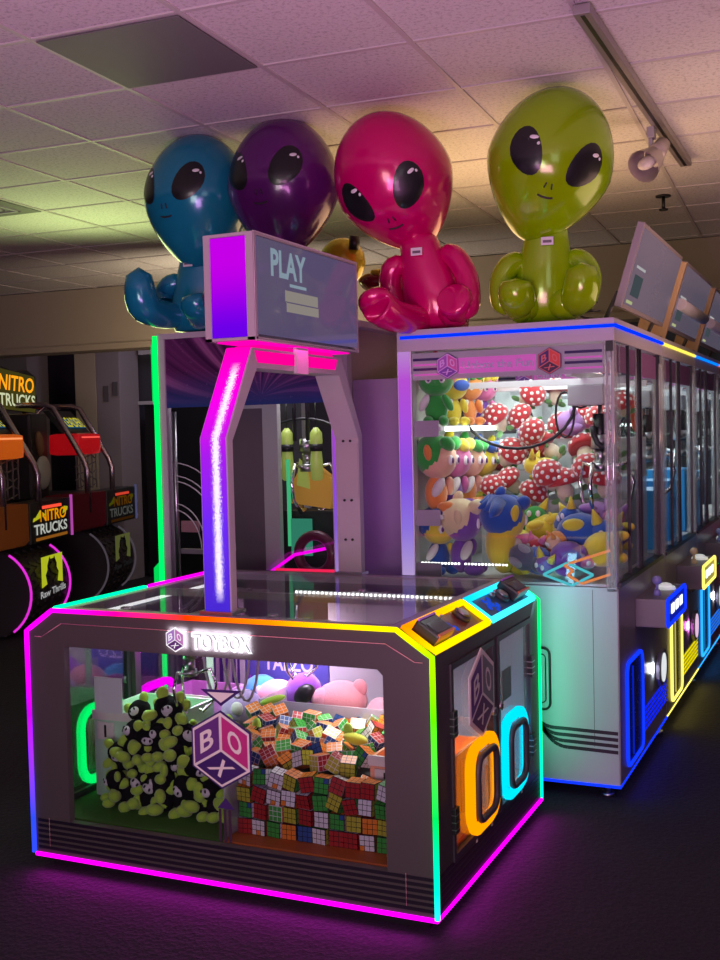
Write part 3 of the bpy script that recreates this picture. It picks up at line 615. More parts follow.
tb('light_panel', bm, led_mat(.85), sbx, label='violet glowing end panel of the screen box')
bm = bm_new(); box(bm, sx0 + .03, sx1 - .03, sy0 + .03, sy1 - .03, sz0 - .006, sz0 - .001); tb('light_panel', bm, emis('screen_under', (1, 0, .45), 1.1), sbx, label='pink light panel under the screen box')
bm = bm_new(); box(bm, sx1 + .0005, sx1 + .004, sy0 + .02, sy1 - .018, sz0 + .02, sz1 - .016)
scr = tb('screen', bm, mat('screen_glass', (.03, .03, .05), .08, emit=(.16, .13, .28), es=.45), sbx)
bm = bm_new(); text(bm, 'PLAY', (sx1 + .0055, 3.68, 2.255), (0, .29, .0), (0, 0, .105), 0, 0, .03); box(bm, sx1 + .0045, sx1 + .0055, 3.83, 3.97, 2.228, 2.240); tb('screen_text', bm, emis('screen_letters', (.36, .48, .58), .6), scr)
bm = bm_new(); box(bm, sx1 + .0045, sx1 + .0055, 3.79, 4.07, 2.17, 2.212); box(bm, sx1 + .0045, sx1 + .0055, 3.80, 4.075, 2.13, 2.165); tb('screen_caption', bm, emis('screen_gold', (.45, .40, .36), .55), scr)
bm = bm_new(); tube(bm, [(sx1, sy0, sz1), (sx1, sy1, sz1), (sx1, sy1, sz0), (sx1, sy0, sz0)], .003, 4, 0, True); tb('screen_trim', bm, mat('trim_mauve', (.5, .4, .45), .35), sbx)
l = area('screen_lamp', (-2.13, 4.0, 1.995), (-2.13, 4.0, 1), .6, 1.2, (1, .05, .5), .12); l.parent = TB; l.location = Vector(l.location) - Vector((X0, Y0, 0))

# ------------------------------------------------------------------ prizes in the toy box crane
def plush(nm, label, cat, pieces, group=None):
    """pieces: (part name, material, [(centre, radii, rot), ...]) ; a new part for each tuple"""
    t = thing(nm, label, cat, (0, 0, 0), 0, group)
    for pn, m_, els in pieces:
        bm = bm_new()
        for e in els: ell(bm, e[0], e[1], e[2] if len(e) > 2 else (0, 0, 0), 0, e[3] if len(e) > 3 else 12, 8)
        obj(pn, bm, m_, t)
    return t
def fur(n_, c): return mat(n_, c, .9, sheen=.5, bump=.5, bscale=140)
lime = fur('lime_fur', (.45, .75, .06)); blk = mat('black_fur', (.006, .006, .007), .95, bump=.5, bscale=140, spec=.2); wht = fur('white_fur', (.75, .75, .72))
gm = plush('lime_black_plush', 'x', 'plush toy', [
    ('head', blk, [((0, 0, .05), (.046, .042, .04))]), ('body', blk, [((0, .005, -.005), (.034, .03, .04))]),
    ('face', wht, [((0, -.034, .045), (.022, .014, .016))]),
    ('ear', lime, [((-.04, 0, .082), (.02, .013, .023), (0, -.5, 0))]), ('ear', lime, [((.04, 0, .082), (.02, .013, .023), (0, .5, 0))]),
    ('arm', lime, [((-.04, -.015, .005), (.018, .018, .026), (0, .7, 0))]), ('arm', lime, [((.04, -.015, .005), (.018, .018, .026), (0, -.7, 0))]),
    ('foot', lime, [((-.025, -.03, -.035), (.02, .027, .018))]), ('foot', lime, [((.025, -.03, -.035), (.02, .027, .018))]),
    ('eye', black, [((-.01, -.046, .05), (.004, .003, .006), (0, 0, 0), 8), ((.01, -.046, .05), (.004, .003, .006), (0, 0, 0), 8)])])
index_kids()
ORD = ['first', 'second', 'third', 'fourth', 'fifth', 'sixth', 'seventh', 'eighth', 'ninth', 'tenth', 'eleventh', 'twelfth', 'thirteenth', 'fourteenth', 'fifteenth']
rg = random.Random(3)
rows = [(3.54, .255, 8, -2.70, -2.17), (3.575, .345, 8, -2.71, -2.16), (3.66, .42, 7, -2.70, -2.2), (3.56, .44, 4, -2.64, -2.42), (3.80, .30, 1, -2.44, -2.30), (3.62, .525, 3, -2.61, -2.47), (3.78, .40, 2, -2.34, -2.2)]
rn = ['bottom row against the glass', 'second row up behind the glass', 'middle row of the heap', 'upper heap row near the chute', 'gap beside the chute', 'top of the heap', 'back row beside the chute']
firstp = True
for ri, (y_, z_, n_, xa, xb) in enumerate(rows):
    for k in range(n_):
        x_ = xa + (xb - xa) * (k / (n_ - 1) if n_ > 1 else .5) + rg.uniform(-.01, .01)
        loc = (x_, y_ + rg.uniform(-.012, .012), z_ + rg.uniform(-.006, .01)); rot = (rg.uniform(-.5, .3), rg.uniform(-.7, .7), rg.uniform(-.9, .9))
        lab = 'lime and black plush, %s from the left, %s' % (ORD[k], rn[ri])
        if firstp: gm.location = loc; gm.rotation_euler = rot; gm['label'] = lab; gm['group'] = 'lime and black plush heap'; firstp = False
        else: dup(gm, lab, 'lime and black plush heap', loc, rot, rg.uniform(.95, 1.28))

# puzzle cubes
STK = [mat('sticker_' + n_, c_, .3) for n_, c_ in (('white', (.8, .8, .8)), ('yellow', (.5, .5, .05)), ('red', (.42, .03, .03)), ('orange', (.85, .25, .03)), ('green', (.06, .4, .06)), ('blue', (.04, .10, .32)))]
cubeb = mat('cube_black', (.01, .01, .01), .3); cubew = mat('cube_white', (.8, .78, .76), .35)
def cube_mesh(body, faces, seed):
    bm = bm_new(); s = .0285; box(bm, -s, s, -s, s, -s, s, 0, .0025); r_ = random.Random(seed); g = .0195; h = .0082
    axes = [(Vector((1, 0, 0)), Vector((0, 1, 0)), Vector((0, 0, 1))), (Vector((-1, 0, 0)), Vector((0, -1, 0)), Vector((0, 0, 1))), (Vector((0, 1, 0)), Vector((-1, 0, 0)), Vector((0, 0, 1))),
            (Vector((0, -1, 0)), Vector((1, 0, 0)), Vector((0, 0, 1))), (Vector((0, 0, 1)), Vector((1, 0, 0)), Vector((0, 1, 0))), (Vector((0, 0, -1)), Vector((1, 0, 0)), Vector((0, -1, 0)))]
    for fi, (n_, u, v) in enumerate(axes):
        for i in (-1, 0, 1):
            for j in (-1, 0, 1):
                c = n_ * (s + .0006) + u * (g * i * .95) + v * (g * j * .95)
                q = [bm.verts.new(c + u * a * h + v * b * h) for a, b in ((-1, -1), (1, -1), (1, 1), (-1, 1))]
                col = faces[fi] if r_.random() > .03 else r_.randrange(6)
                bm.faces.new(q).material_index = 1 + col
    me = bpy.data.meshes.new('puzzle_cube'); bm.to_mesh(me); bm.free()
    for m_ in [body] + STK: me.materials.append(m_)
    return me
CN = ['white', 'yellow', 'red', 'orange', 'green', 'blue']
CM = []
for i, (bd, f_) in enumerate(((cubeb, (0, 1, 2, 4, 3, 5)), (cubew, (2, 1, 5, 3, 4, 1)), (cubeb, (4, 2, 0, 2, 0, 1)), (cubew, (3, 5, 1, 5, 2, 4)), (cubeb, (1, 4, 5, 0, 4, 3)), (cubew, (5, 3, 4, 4, 3, 2)), (cubeb, (5, 0, 3, 3, 2, 1)), (cubew, (4, 1, 2, 2, 3, 0)))):
    CM.append((cube_mesh(bd, f_, i), CN[f_[3]], CN[f_[4]], 'black' if bd is cubeb else 'white'))
def cube(loc, rot, vi, lab):
    o = bpy.data.objects.new('puzzle_cube', CM[vi][0]); C.objects.link(o); o.location = loc; o.rotation_euler = rot
    tag(o, lab, 'puzzle cube', 'puzzle cubes heaped in the crane')
rc = random.Random(11)
lay_names = ['bottom layer at the glass', 'second layer at the glass', 'third layer at the glass', 'fourth layer at the glass']
for L_ in range(4):
    for k in range(11):
        x_ = -2.06 + k * .0615 + rc.uniform(-.002, .002) + (.01 if L_ % 2 else 0)
        rot = (rc.uniform(-.03, .03) if L_ < 2 else rc.uniform(-.3, .3), 0 if L_ < 2 else rc.uniform(-.3, .3), rc.uniform(-.16, .16) + rc.choice((0, PI / 2, PI)))
        vi = rc.choice((0, 2, 4, 6, 0, 2)) if L_ > 1 else rc.choice((0, 4, 5, 2, 6))
        cube((x_, 3.475, .229 + L_ * .0605), rot, vi, '%s-bodied puzzle cube, %s from the left, %s' % (CM[vi][3], ORD[k], lay_names[L_]))
for R_ in range(6):
    for k in range(12 if R_ < 2 else 10):
        y_ = 3.555 + R_ * .072; x_ = -.583 * y_ + k * .0665 + rc.uniform(-.01, .01)
        if R_ >= 1 and x_ > -1.63: continue
        if x_ > -1.34: continue
        z_ = .448 + R_ * .012 + rc.uniform(-.014, .018)
        if R_ < 1 and x_ > -1.63: z_ -= .05; y_ -= .03
        rot = (rc.uniform(-.6, .6), rc.uniform(-.6, .6), rc.uniform(-PI, PI)); vi = rc.choice((0, 1, 2, 3, 4, 5, 6, 7, 1, 3, 5, 7, 5))
        cube((x_, y_, z_), rot, vi, '%s-bodied tumbled puzzle cube, %s from the left in surface row %s of the heap' % (CM[vi][3], ORD[k], ['one', 'two', 'three', 'four', 'five', 'six'][R_]))
# filler bed that carries the heaps
bm = bm_new(); box(bm, -2.09, -1.62, 3.515, 3.8, .2, .41); box(bm, -2.22, -1.62, 3.8, 4.0, .2, .41); 
o = obj('display_riser', bm, mat('riser_black', (.02, .02, .02), .6)); tag(o, 'dark riser block under the puzzle cubes', 'riser')
# soft toys at the back of the crane
def simple(nm, label, cat, pieces, loc, rot=(0, 0, 0), grp=None, sc=1):
    t = plush(nm, label, cat, pieces, grp); t.location = loc; t.rotation_euler = rot; t.scale = (sc,) * 3; return t
pk = fur('pink_fur', (.80, .32, .42)); ppl = fur('purple_fur', (.28, .06, .55)); bl = fur('sky_fur', (.05, .30, .62)); rosef = fur('rose_fur', (.85, .30, .35)); lil = fur('lilac_fur', (.42, .32, .60))
simple('round_plush', 'sky blue round plush leaning left of the pink one-eyed plush', 'plush toy', [('body', bl, [((0, 0, 0), (.085, .08, .075), (0, 0, 0), 20)]), ('eye', wht, [((.03, -.07, .02), (.02, .012, .02))])], (-2.53, 4.42, .475))
simple('round_plush', 'pink round plush with one black and white eye, behind the partition', 'plush toy', [('body', pk, [((0, 0, 0), (.10, .085, .078), (0, 0, 0), 20)]), ('eye', wht, [((.02, -.075, -.01), (.026, .014, .026))]), ('pupil', black, [((.025, -.087, -.01), (.013, .008, .013))]), ('tuft', ppl, [((.08, -.02, .06), (.008, .008, .045), (0, .5, 0))])], (-2.40, 4.34, .475))
simple('round_plush', 'purple round plush with a wide open black mouth', 'plush toy', [('body', ppl, [((0, 0, 0), (.085, .085, .092), (0, .4, 0), 20)]), ('mouth', black, [((.035, -.06, .01), (.06, .035, .04), (0, -.6, 0), 16)])], (-2.265, 4.33, .505))
simple('round_plush', 'rose pink striped round plush right of the purple open-mouthed one', 'plush toy', [('body', rosef, [((0, 0, 0), (.12, .1, .085), (0, 0, 0), 20)]), ('muzzle', pk, [((-.07, -.05, .01), (.05, .05, .05))]), ('ear', rosef, [((.09, 0, .06), (.035, .02, .04))])], (-2.08, 4.34, .485))
simple('round_plush', 'pale lilac round plush half hidden behind the big cube decal', 'plush toy', [('body', lil, [((0, 0, 0), (.095, .09, .095), (0, 0, 0), 20)]), ('eye', wht, [((.02, -.08, .03), (.03, .015, .03))])], (-2.43, 4.08, .47))
simple('bow_plush', 'pink and gold frilly plush at the right end behind the partition', 'plush toy', [('body', pk, [((0, 0, 0), (.06, .06, .06)), ((.05, 0, .03), (.05, .04, .04))]), ('bow', fur('gold_fur', (.7, .5, .1)), [((-.04, -.04, -.02), (.025, .02, .02)), ((.02, -.05, -.03), (.025, .02, .02))])], (-1.88, 4.3, .46))
simple('slim_plush', 'bright lime slipper shaped plush lying on the puzzle cubes', 'plush toy', [('body', lime, [((0, 0, 0), (.06, .02, .016), (0, -.3, .2))])], (-2.22, 3.97, .56))
simple('slim_plush', 'small yellow-green plush lying in the middle of the puzzle cubes', 'plush toy', [('body', fur('citron_fur', (.65, .7, .04)), [((0, 0, 0), (.05, .03, .022), (0, .3, .5))]), ('fin', lime, [((-.03, 0, .03), (.02, .012, .03))])], (-1.72, 3.70, .515))
for i, (x_, z_) in enumerate(((-2.40, .2), (-2.05, .2), (-1.70, .2))):
    bm = bm_new(); box(bm, x_ - .13, x_ + .13, 4.2, 4.5, .2, .40, 0, .01); o = obj('foam_block', bm, frost); tag(o, 'pale foam block %s behind the crane partition' % ('left', 'middle', 'right')[i], 'foam block')

# ------------------------------------------------------------------ row of tall claw cranes (fronts face the aisle on the right)
UX0, UX1, UY, UP = -1.985, -0.969, 4.835, 1.28
HT = 2.13
cab = mat('cabinet_white', (.42, .50, .53), .38); cabside = mat('cabinet_grey', (.34, .33, .36), .35); beamm = mat('beam_lilac', (.50, .45, .52), .4)
ban = mat('banner_pink', (.42, .05, .34), .45, emit=(.8, .15, .6), es=.45); banw = mat('banner_white', (.55, .50, .58), .5)  # pink banner print is given emission to brighten it
def unit(k, y0, ledc, topc, ringc, beltc, badgec, label):
    t = thing('claw_crane_machine', label, 'arcade machine', (UX0, y0, 0), 0, 'tall claw cranes in a row')
    ox, oy = UX0, y0; y1 = y0 + UP - .012
    def P(name, bm, mats, par=None, lab=None):
        bmesh.ops.translate(bm, vec=(-ox, -oy, 0), verts=bm.verts); o = obj(name, bm, mats, par or t)
        if lab: o['label'] = lab
        return o
    def PL(name, pts, cols, r, s=2, closed=False, sub=1, par=None, lab=None):
        return led(name, [(p[0] - ox, p[1] - oy, p[2]) for p in pts], cols, r, par or t, s, closed, sub, lab)
    def lamp(nm, loc, to, sz, p, col, sy=None, spread=180):
        l = area(nm, loc, to, sz, p, col, sy, spread); l.parent = t; l.location = Vector(loc) - Vector((ox, oy, 0))
    bm = bm_new(); box(bm, UX0, UX1, y0, y1, .07, .95, 0, .004); b = P('cabinet', bm, [cab])
    bm = bm_new(); box(bm, UX1 + .0005, UX1 + .004, y0 + .004, y1 - .004, .075, .945); P('front_panel', bm, cabside)
    for fx, fy in ((UX0 + .1, y0 + .08), (UX1 - .07, y0 + .08), (UX0 + .1, y1 - .1), (UX1 - .03, y1 - .1)):
        bm = bm_new(); cyl(bm, (fx, fy, 0), (fx, fy, .018), .032, .03, 14); cyl(bm, (fx, fy, .018), (fx, fy, .07), .012, seg=8); P('foot', bm, steel)
    # printed bands and handle on the end panel
    bm = bm_new()
    for i in range(4):
        z = .222 + i * .028; rr = .10
        pts = [(UX1 - .005, z)] + [(-1.18 - i * .012, z + .004)] + [(-1.20 - i * .02 - .11 * math.sin(a), z + .004 + .11 * (1 - math.cos(a))) for a in [q * PI / 16 for q in range(0, 6)]]
        dx = pts[-1][0] - pts[-2][0]; dz = pts[-1][1] - pts[-2][1]; l_ = math.hypot(dx, dz); pts.append((pts[-1][0] + dx / l_ * .22, pts[-1][1] + dz / l_ * .22))
        for a, b_ in zip(pts, pts[1:]):
            ddx, ddz = b_[0] - a[0], b_[1] - a[1]; l2 = math.hypot(ddx, ddz) or 1; nx, nz = -ddz / l2 * .008, ddx / l2 * .008
            q = [bm.verts.new((x_, y0 - .0012, z_)) for x_, z_ in ((a[0] - nx, a[1] - nz), (b_[0] - nx, b_[1] - nz), (b_[0] + nx, b_[1] + nz), (a[0] + nx, a[1] + nz))]; bm.faces.new(q)
    P('line_decal', bm, mat('stripe_black', (.012, .008, .018), .4), b)
    bm = bm_new(); box(bm, UX1 - .11, UX1 - .108, y0 - .001, y0, .24, .94); P('panel_seam', bm, charcoal, b)
    bm = bm_new(); tube(bm, [(u, y0 - .004, v) for u, v in rrect(-1.36, -1.275, .39, .67, .03)], .006, 6, 0, True); tube(bm, [(u, y0 - .003, v) for u, v in rrect(-1.34, -1.295, .42, .64, .018)], .003, 6, 0, True); P('hatch_outline', bm, black, b)
    # top beam
    bm = bm_new(); box(bm, UX0, UX1, y0, y0 + .05, 2.03, HT, 0, .004); box(bm, UX0, UX1, y1 - .05, y1, 2.03, HT); box(bm, UX1 - .05, UX1, y0 + .05, y1 - .05, 2.03, HT); box(bm, UX0, UX0 + .05, y0 + .05, y1 - .05, 2.03, HT)
    box(bm, UX0 + .05, UX1 - .05, y0 + .05, y1 - .05, 2.10, 2.11)
    tf = P('top_beam', bm, beamm)
    PL('light_strip', [(UX0 + .02, y0 - .004, 2.095), (UX1 + .005, y0 - .004, 2.095)], [(.0, .03, .9)] * 2 if k == 0 else [topc] * 2, .0085, 1.3, par=tf)
    PL('light_strip', [(UX1 + .005, y0, 2.095), (UX1 + .005, y1, 2.095)], [topc] * 2, .0085, 1.3, par=tf)
    PL('light_strip', [(UX0 + .1, y0 - .002, .068), (UX1 + .002, y0 - .002, .068), (UX1 + .003, y1, .068)], [ledc] * 3, .007, 1.6)
    # posts: lit post on the left, clear and chrome at the front corners
    bm = bm_new(); box(bm, UX0, UX0 + .07, y0, y0 + .06, .95, 2.03, 0, .003); P('corner_post', bm, whitep)
    if k == 0:
        bm = bm_new(); lay = bm.loops.layers.float_color.new('Col'); zz = [.95, 1.2, 1.45, 1.7, 1.9, 2.03]; cc = [(.62, .45, .82), (.35, .22, .95), (.30, .10, .95), (.5, .1, .95), (.62, .1, .85), (.62, .3, .8)]
        for i in range(5):
            f = bm.faces.new([bm.verts.new(p) for p in ((UX0 + .004, y0 - .001, zz[i]), (UX0 + .066, y0 - .001, zz[i]), (UX0 + .066, y0 - .001, zz[i + 1]), (UX0 + .004, y0 - .001, zz[i + 1]))])
            for lp, c in zip(f.loops, (cc[i], cc[i], cc[i + 1], cc[i + 1])): lp[lay] = (*c, 1)
        P('light_panel', bm, led_mat(.75), lab='violet glowing panel on the corner post')
    for yy in (y0, y1 - .05):
        bm = bm_new(); box(bm, UX1 - .048, UX1, yy, yy + .05, .93, 2.035, 0, .004); cp = P('corner_post', bm, clearac)
        bm = bm_new(); cyl(bm, (UX1 - .012, yy + .012, .94), (UX1 - .012, yy + .012, 2.03), .008, seg=8); cyl(bm, (UX1 - .036, yy + .012, .94), (UX1 - .036, yy + .012, 2.03), .006, seg=8); P('chrome_rod', bm, chrome, cp)
        bm = bm_new(); box(bm, UX1 - .035, UX1 - .004, yy - .006, yy + .004, 1.985, 2.03); P('clip', bm, black, cp)
    bm = bm_new(); box(bm, UX0 + .07, UX1 - .05, y0 + .008, y0 + .013, .95, 2.03); P('glass_pane', bm, G)
    bm = bm_new(); box(bm, UX1 - .012, UX1 - .007, y0 + .05, y0 + UP / 2 + .03, .96, 2.03); P('sliding_door', bm, GS)
    bm = bm_new(); box(bm, UX1 - .022, UX1 - .017, y0 + UP / 2 - .03, y1 - .05, .96, 2.03); P('sliding_door', bm, GS)
    bm = bm_new()
    for yy in (y0 + .36, y0 + UP / 2 - .03, y0 + UP / 2 + .03, y1 - .09): box(bm, UX1 - .02, UX1 - .004, yy, yy + .006, .96, 2.03)
    P('door_edge', bm, black)
    bm = bm_new()
    for yy in (y0 + .10, y0 + .17, y0 + UP / 2 - .06, y0 + UP / 2 + .07): cyl(bm, (UX1 - .015, yy, .96), (UX1 - .015, yy, 2.03), .007, seg=8)
    P('door_rod', bm, clearac)
    bm = bm_new(); box(bm, UX1 - .04, UX1 + .006, y0 + .05, y1 - .05, .945, .965); P('door_rail', bm, black)
    bm = bm_new(); box(bm, UX0 + .02, UX1 - .03, y0 + .02, y1 - .02, .952, .962); P('play_floor', bm, whitep)
    bm = bm_new(); box(bm, UX0 + .012, UX0 + .03, y0 + .07, y1 - .06, .965, 2.02); P('back_panel', bm, mat('back_pale', (.6, .62, .6), .5))
    # banner on the end glass
    bm = bm_new(); box(bm, UX0 + .07, UX1 - .05, y0 + .016, y0 + .02, 1.895, 2.02, 1); box(bm, -1.69, -1.32, y0 + .0135, y0 + .0155, 1.918, 1.99, 0)
    for i, zz in enumerate((1.915, 1.938, 1.961, 1.984)):
        box(bm, UX0 + .075, -1.78, y0 + .0135, y0 + .0155, zz, zz + (.012 if i % 2 else .008), 2 if i % 2 else 0); box(bm, -1.19, UX1 - .055, y0 + .0135, y0 + .0155, zz, zz + (.012 if i % 2 else .008), 2 if i % 2 else 0)
    bn = P('banner', bm, [ban, banw, indigo])
    bm = bm_new(); text(bm, 'Unbox the Fun', (-1.665, y0 + .0125, 1.937), (.33, 0, 0), (0, 0, .036), 0); P('banner_text', bm, mat('banner_letters', (.55, .5, .75), .4), bn)
    bm = bm_new(); hex_logo(bm, (-1.735, y0 + .004, 1.955), (1, 0, 0), (0, 0, 1), .06); P('cube_logo_decal', bm, HEXM_LILAC, bn)
    bm = bm_new(); hex_logo(bm, (-1.255, y0 + .004, 1.955), (1, 0, 0), (0, 0, 1), .06); P('cube_logo_decal', bm, [indigo, mat('red_line', (.7, .15, .15), .5), indigo, mat('red_face', (.7, .06, .05), .5), mat('dark_face', (.05, .01, .06), .5)], bn)
    bm = bm_new(); box(bm, UX1 - .02, UX1 - .018, y0 + .06, y1 - .06, 1.90, 2.02); P('banner', bm, mat('banner_lilac', (.30, .12, .32), .45))
    # cube outlines on the lower glass
    if k == 0:
        for nm, c, pts in (('cube_outline_decal', emis('cyan_line', (.1, .65, .75), .75), [(-1.30, 1.0), (-1.19, 1.055), (-1.075, 1.005), (-1.17, .955), (-1.30, 1.0)]), ('cube_outline_decal', emis('orange_line', (.9, .3, .1), .75), [(-1.0, 1.115), (-1.205, 1.045), (-1.165, 1.02), (-1.19, 1.0), (-1.125, .965), (-1.0, 1.01)])):
            bm = bm_new()
            for a, b_ in zip(pts, pts[1:]): tube(bm, [(a[0], y0 + .005, a[1]), (b_[0], y0 + .005, b_[1])], .006, 4)
            P(nm, bm, c)
    # shelves along the back with light bars
    for zz in (1.26, 1.675):
        bm = bm_new(); box(bm, UX0 + .03, -1.785, y0 + .03, y1 - .25, zz - .02, zz, 0, .002); sh = P('shelf', bm, whitep)
        bm = bm_new(); box(bm, -1.785, -1.775, y0 + .09, y1 - .3, zz - .022, zz + .002); P('light_bar', bm, emis('shelf_led', (.95, 1, .97), 4), sh)
    for zz in (1.24, 1.66, .99):
        bm = bm_new(); box(bm, UX0 + .07, UX0 + .19, y0 + .028, y0 + .034, zz - (.03 if zz > 1 else .02), zz + .045, 0); P('shelf_end', bm, mat('shelf_mauve', (.42, .36, .46), .5))
    bm = bm_new()
    for i in range(26):
        if i == 12: continue
        xx = UX0 + .09 + i * .0165; box(bm, xx, xx + .008, y0 + .03, y0 + .036, 1.03, 1.038)
    P('light_dots', bm, emis('white_led_dots', (1, .98, .95), 5))
    # gantry, cable, claw
    bm = bm_new(); box(bm, UX0 + .05, UX1 - .03, y0 + .40, y0 + .43, 1.86, 1.89); box(bm, UX0 + .05, UX1 - .03, y0 + .95, y0 + .98, 1.86, 1.89); box(bm, -1.21, -1.18, y0 + .1, y1 - .1, 1.89, 1.92); box(bm, -1.27, -1.10, y0 + .38, y0 + .56, 1.76, 1.86, 1, .01)
    P('claw_gantry', bm, [whitep, greyp])
    bm = bm_new(); cy = y0 + .42
    tube(bm, [(-1.83 + .30 * (1 + math.cos(PI - a)) , cy, 1.86 - .30 * math.sin(a) ** .8) for a in [q * PI / 14 for q in range(15)]], .008, 8)
    tube(bm, [(-1.30 + .045 * math.cos(a), cy + .03, 1.72 + .11 * math.sin(a)) for a in [q * PI / 8 for q in range(17)]], .006, 6)
    tube(bm, [(-1.22 + .06 * math.cos(a), cy + .02, 1.84 - .09 * math.sin(a)) for a in [q * PI / 8 for q in range(9)]], .006, 6)
    tube(bm, [(-1.10 + .055 * math.cos(a), cy - .02, 1.66 - .1 * math.sin(a)) for a in [(-.9 + q * .45) for q in range(10)]], .014, 8)
    P('cable', bm, mat('cable_black', (.02, .02, .025), .35))
    c = claw(P, -1.13, y0 + .45, 1.62, 1.35)
    bm = bm_new(); cyl(bm, (-1.13, y0 + .45, 1.7), (-1.13, y0 + .45, 1.76), .01, seg=8); cyl(bm, (-1.13, y0 + .45, 1.55), (-1.13, y0 + .45, 1.72), .035, seg=14); P('claw_motor', bm, black, c)
    # front fittings on the aisle side
    X = UX1 + .004
    bm = bm_new(); box(bm, X, X + .145, y0 + .385, y0 + .95, .715, .848, 0, .006); cb = P('control_box', bm, mat('control_grey', (.22, .2, .23), .35))
    loop = [(X + .148, u, v) for u, v in rrect(y0 + .39, y0 + .945, .72, .845, .015)]
    PL('light_border', loop, [ledc] * len(loop), .009, 1.5, True, par=cb)
    bm = bm_new(); box(bm, X + .146, X + .149, y0 + .41, y0 + .925, .735, .83); P('box_face', bm, mat('box_face_%d' % k, tuple(.25 * q + .01 for q in ledc), .3, emit=ledc, es=.3), cb)
    bm = bm_new()
    for i in range(3): box(bm, X + .149, X + .152, y0 + .50 + i * .13, y0 + .58 + i * .13, .765, .81)
    P('lit_sign', bm, emis('sign_white', (.85, .92, 1), 1.8), cb)
    bm = bm_new(); cyl(bm, (X + .08, y0 + .52, .848), (X + .08, y0 + .52, .875), .018, .014, 12); cyl(bm, (X + .08, y0 + .52, .875), (X + .08, y0 + .52, .91), .007, seg=8); ell(bm, (X + .08, y0 + .52, .92), (.024, .024, .022)); P('joystick', bm, mat('stick_%d' % k, tuple(.3 + .4 * q for q in ledc), .3), cb)
    bm = bm_new(); cyl(bm, (X + .085, y0 + .74, .848), (X + .085, y0 + .74, .862), .05, .046, 20); ell(bm, (X + .085, y0 + .74, .862), (.035, .035, .018)); P('push_button', bm, mat('button_pale', (.8, .82, .8), .3, emit=(.8, .9, .85), es=.4), cb)
    # prize door
    dy0, dy1, dz0, dz1 = y0 + .14, y0 + .52, .115, .585
    loop = [(X + .006, u, v) for u, v in rrect(dy0, dy1, dz0, dz1, .05)]
    bm = bm_new(); box(bm, X, X + .005, dy0 + .01, dy1 - .01, dz0 + .01, dz1 - .01); pd = P('prize_door', bm, mat('flap_dark_%d' % k, tuple(.06 * q + .01 for q in ledc), .25))
    PL('light_ring', loop, [ledc] * len(loop), .009, 1.6, True, par=pd)
    PL('light_bar', [(X + .008, dy0 + .13, dz0 + .03), (X + .008, dy0 + .13, dz1 - .03)], [ledc] * 2, .004, .5, par=pd)
    # round badge
    bm = bm_new(); box_pts = [(X + .03, y0 + 1.0 + .145 * math.cos(a), .40 + .095 * math.sin(a)) for a in [q * PI / 4 + PI / 8 for q in range(8)]]
    A = [bm.verts.new(p) for p in box_pts]; B_ = [bm.verts.new((X + .012, p[1], p[2])) for p in box_pts]; bm.faces.new(A); bm.faces.new(B_[::-1])
    for i in range(8): bm.faces.new((A[i], A[(i + 1) % 8], B_[(i + 1) % 8], B_[i]))
    bd = P('round_badge', bm, mat('badge_frame', (.2, .18, .24), .3))
    bm = bm_new(); cyl(bm, (X + .03, y0 + 1.0, .40), (X + .033, y0 + 1.0, .40), .075, seg=20); P('badge_face', bm, emis('badge_face_%d' % k, tuple(.5 + .4 * q for q in badgec), .9), bd)
    lamp('badge_lamp', (X + .01, y0 + .86, .42), (X - .1, y0 + .84, .42), .05, .35, badgec)
    bm = bm_new(); box(bm, X, X + .02, y0 + .93, y0 + 1.03, .62, .70); P('coin_slot', bm, [black]); bm = bm_new(); box(bm, X + .02, X + .022, y0 + .95, y0 + 1.01, .64, .69); P('coin_lamp', bm, emis('coin_green', (.05, .8, .25), .7))
    # slanted light belt
    bm = bm_new()
    for i in range(5):
        z = .165 + i * .026
        q = [bm.verts.new((X + .003, u, v)) for u, v in ((y0 + .56, z), (y1 - .02, z), (y1 - .02, z + .014), (y0 + .56, z + .014))]; bm.faces.new(q)
    P('light_belt', bm, emis('belt_%d' % k, beltc, .9), lab='glowing stripes low on the aisle front')
    # inside lights
    lamp('cabinet_lamp', (-1.45, y0 + .62, 2.0), (-1.45, y0 + .62, 1), .6, 6.5 if k == 0 else 13, (.93, 1, .96), .9)
    lamp('shelf_lamp', (-1.7, y0 + .5, 1.62), (-1.95, y0 + .5, 1.35), .8, .8, (.95, 1, .97), .05)
    lamp('foot_lamp', (UX1 + .03, y0 + .6, .06), (UX1 + .2, y0 + .6, 0), 1.1, .5, ledc, .03)
    return t
unit(0, UY, (.004, .03, 1), (.0, .03, 1), None, (.004, .02, 1), (.85, .95, 1), 'nearest tall claw crane, blue edge lights, full of plush dolls and mushrooms')
unit(1, UY + UP, (1, .85, .15), (1, .8, .1), None, (1, .85, .0), (1, .2, .8), 'second tall claw crane in the row, yellow light ring on its prize door')
unit(2, UY + 2 * UP, (.02, .35, 1), (.0, .2, 1), None, (.02, .2, 1), (.85, .95, 1), 'third tall claw crane in the row, blue light ring on its prize door')
unit(3, UY + 3 * UP, (1, .08, .25), (1, .15, .08), None, (1, .1, .1), (1, .3, .5), 'farthest tall claw crane in the row with pink edge lights')

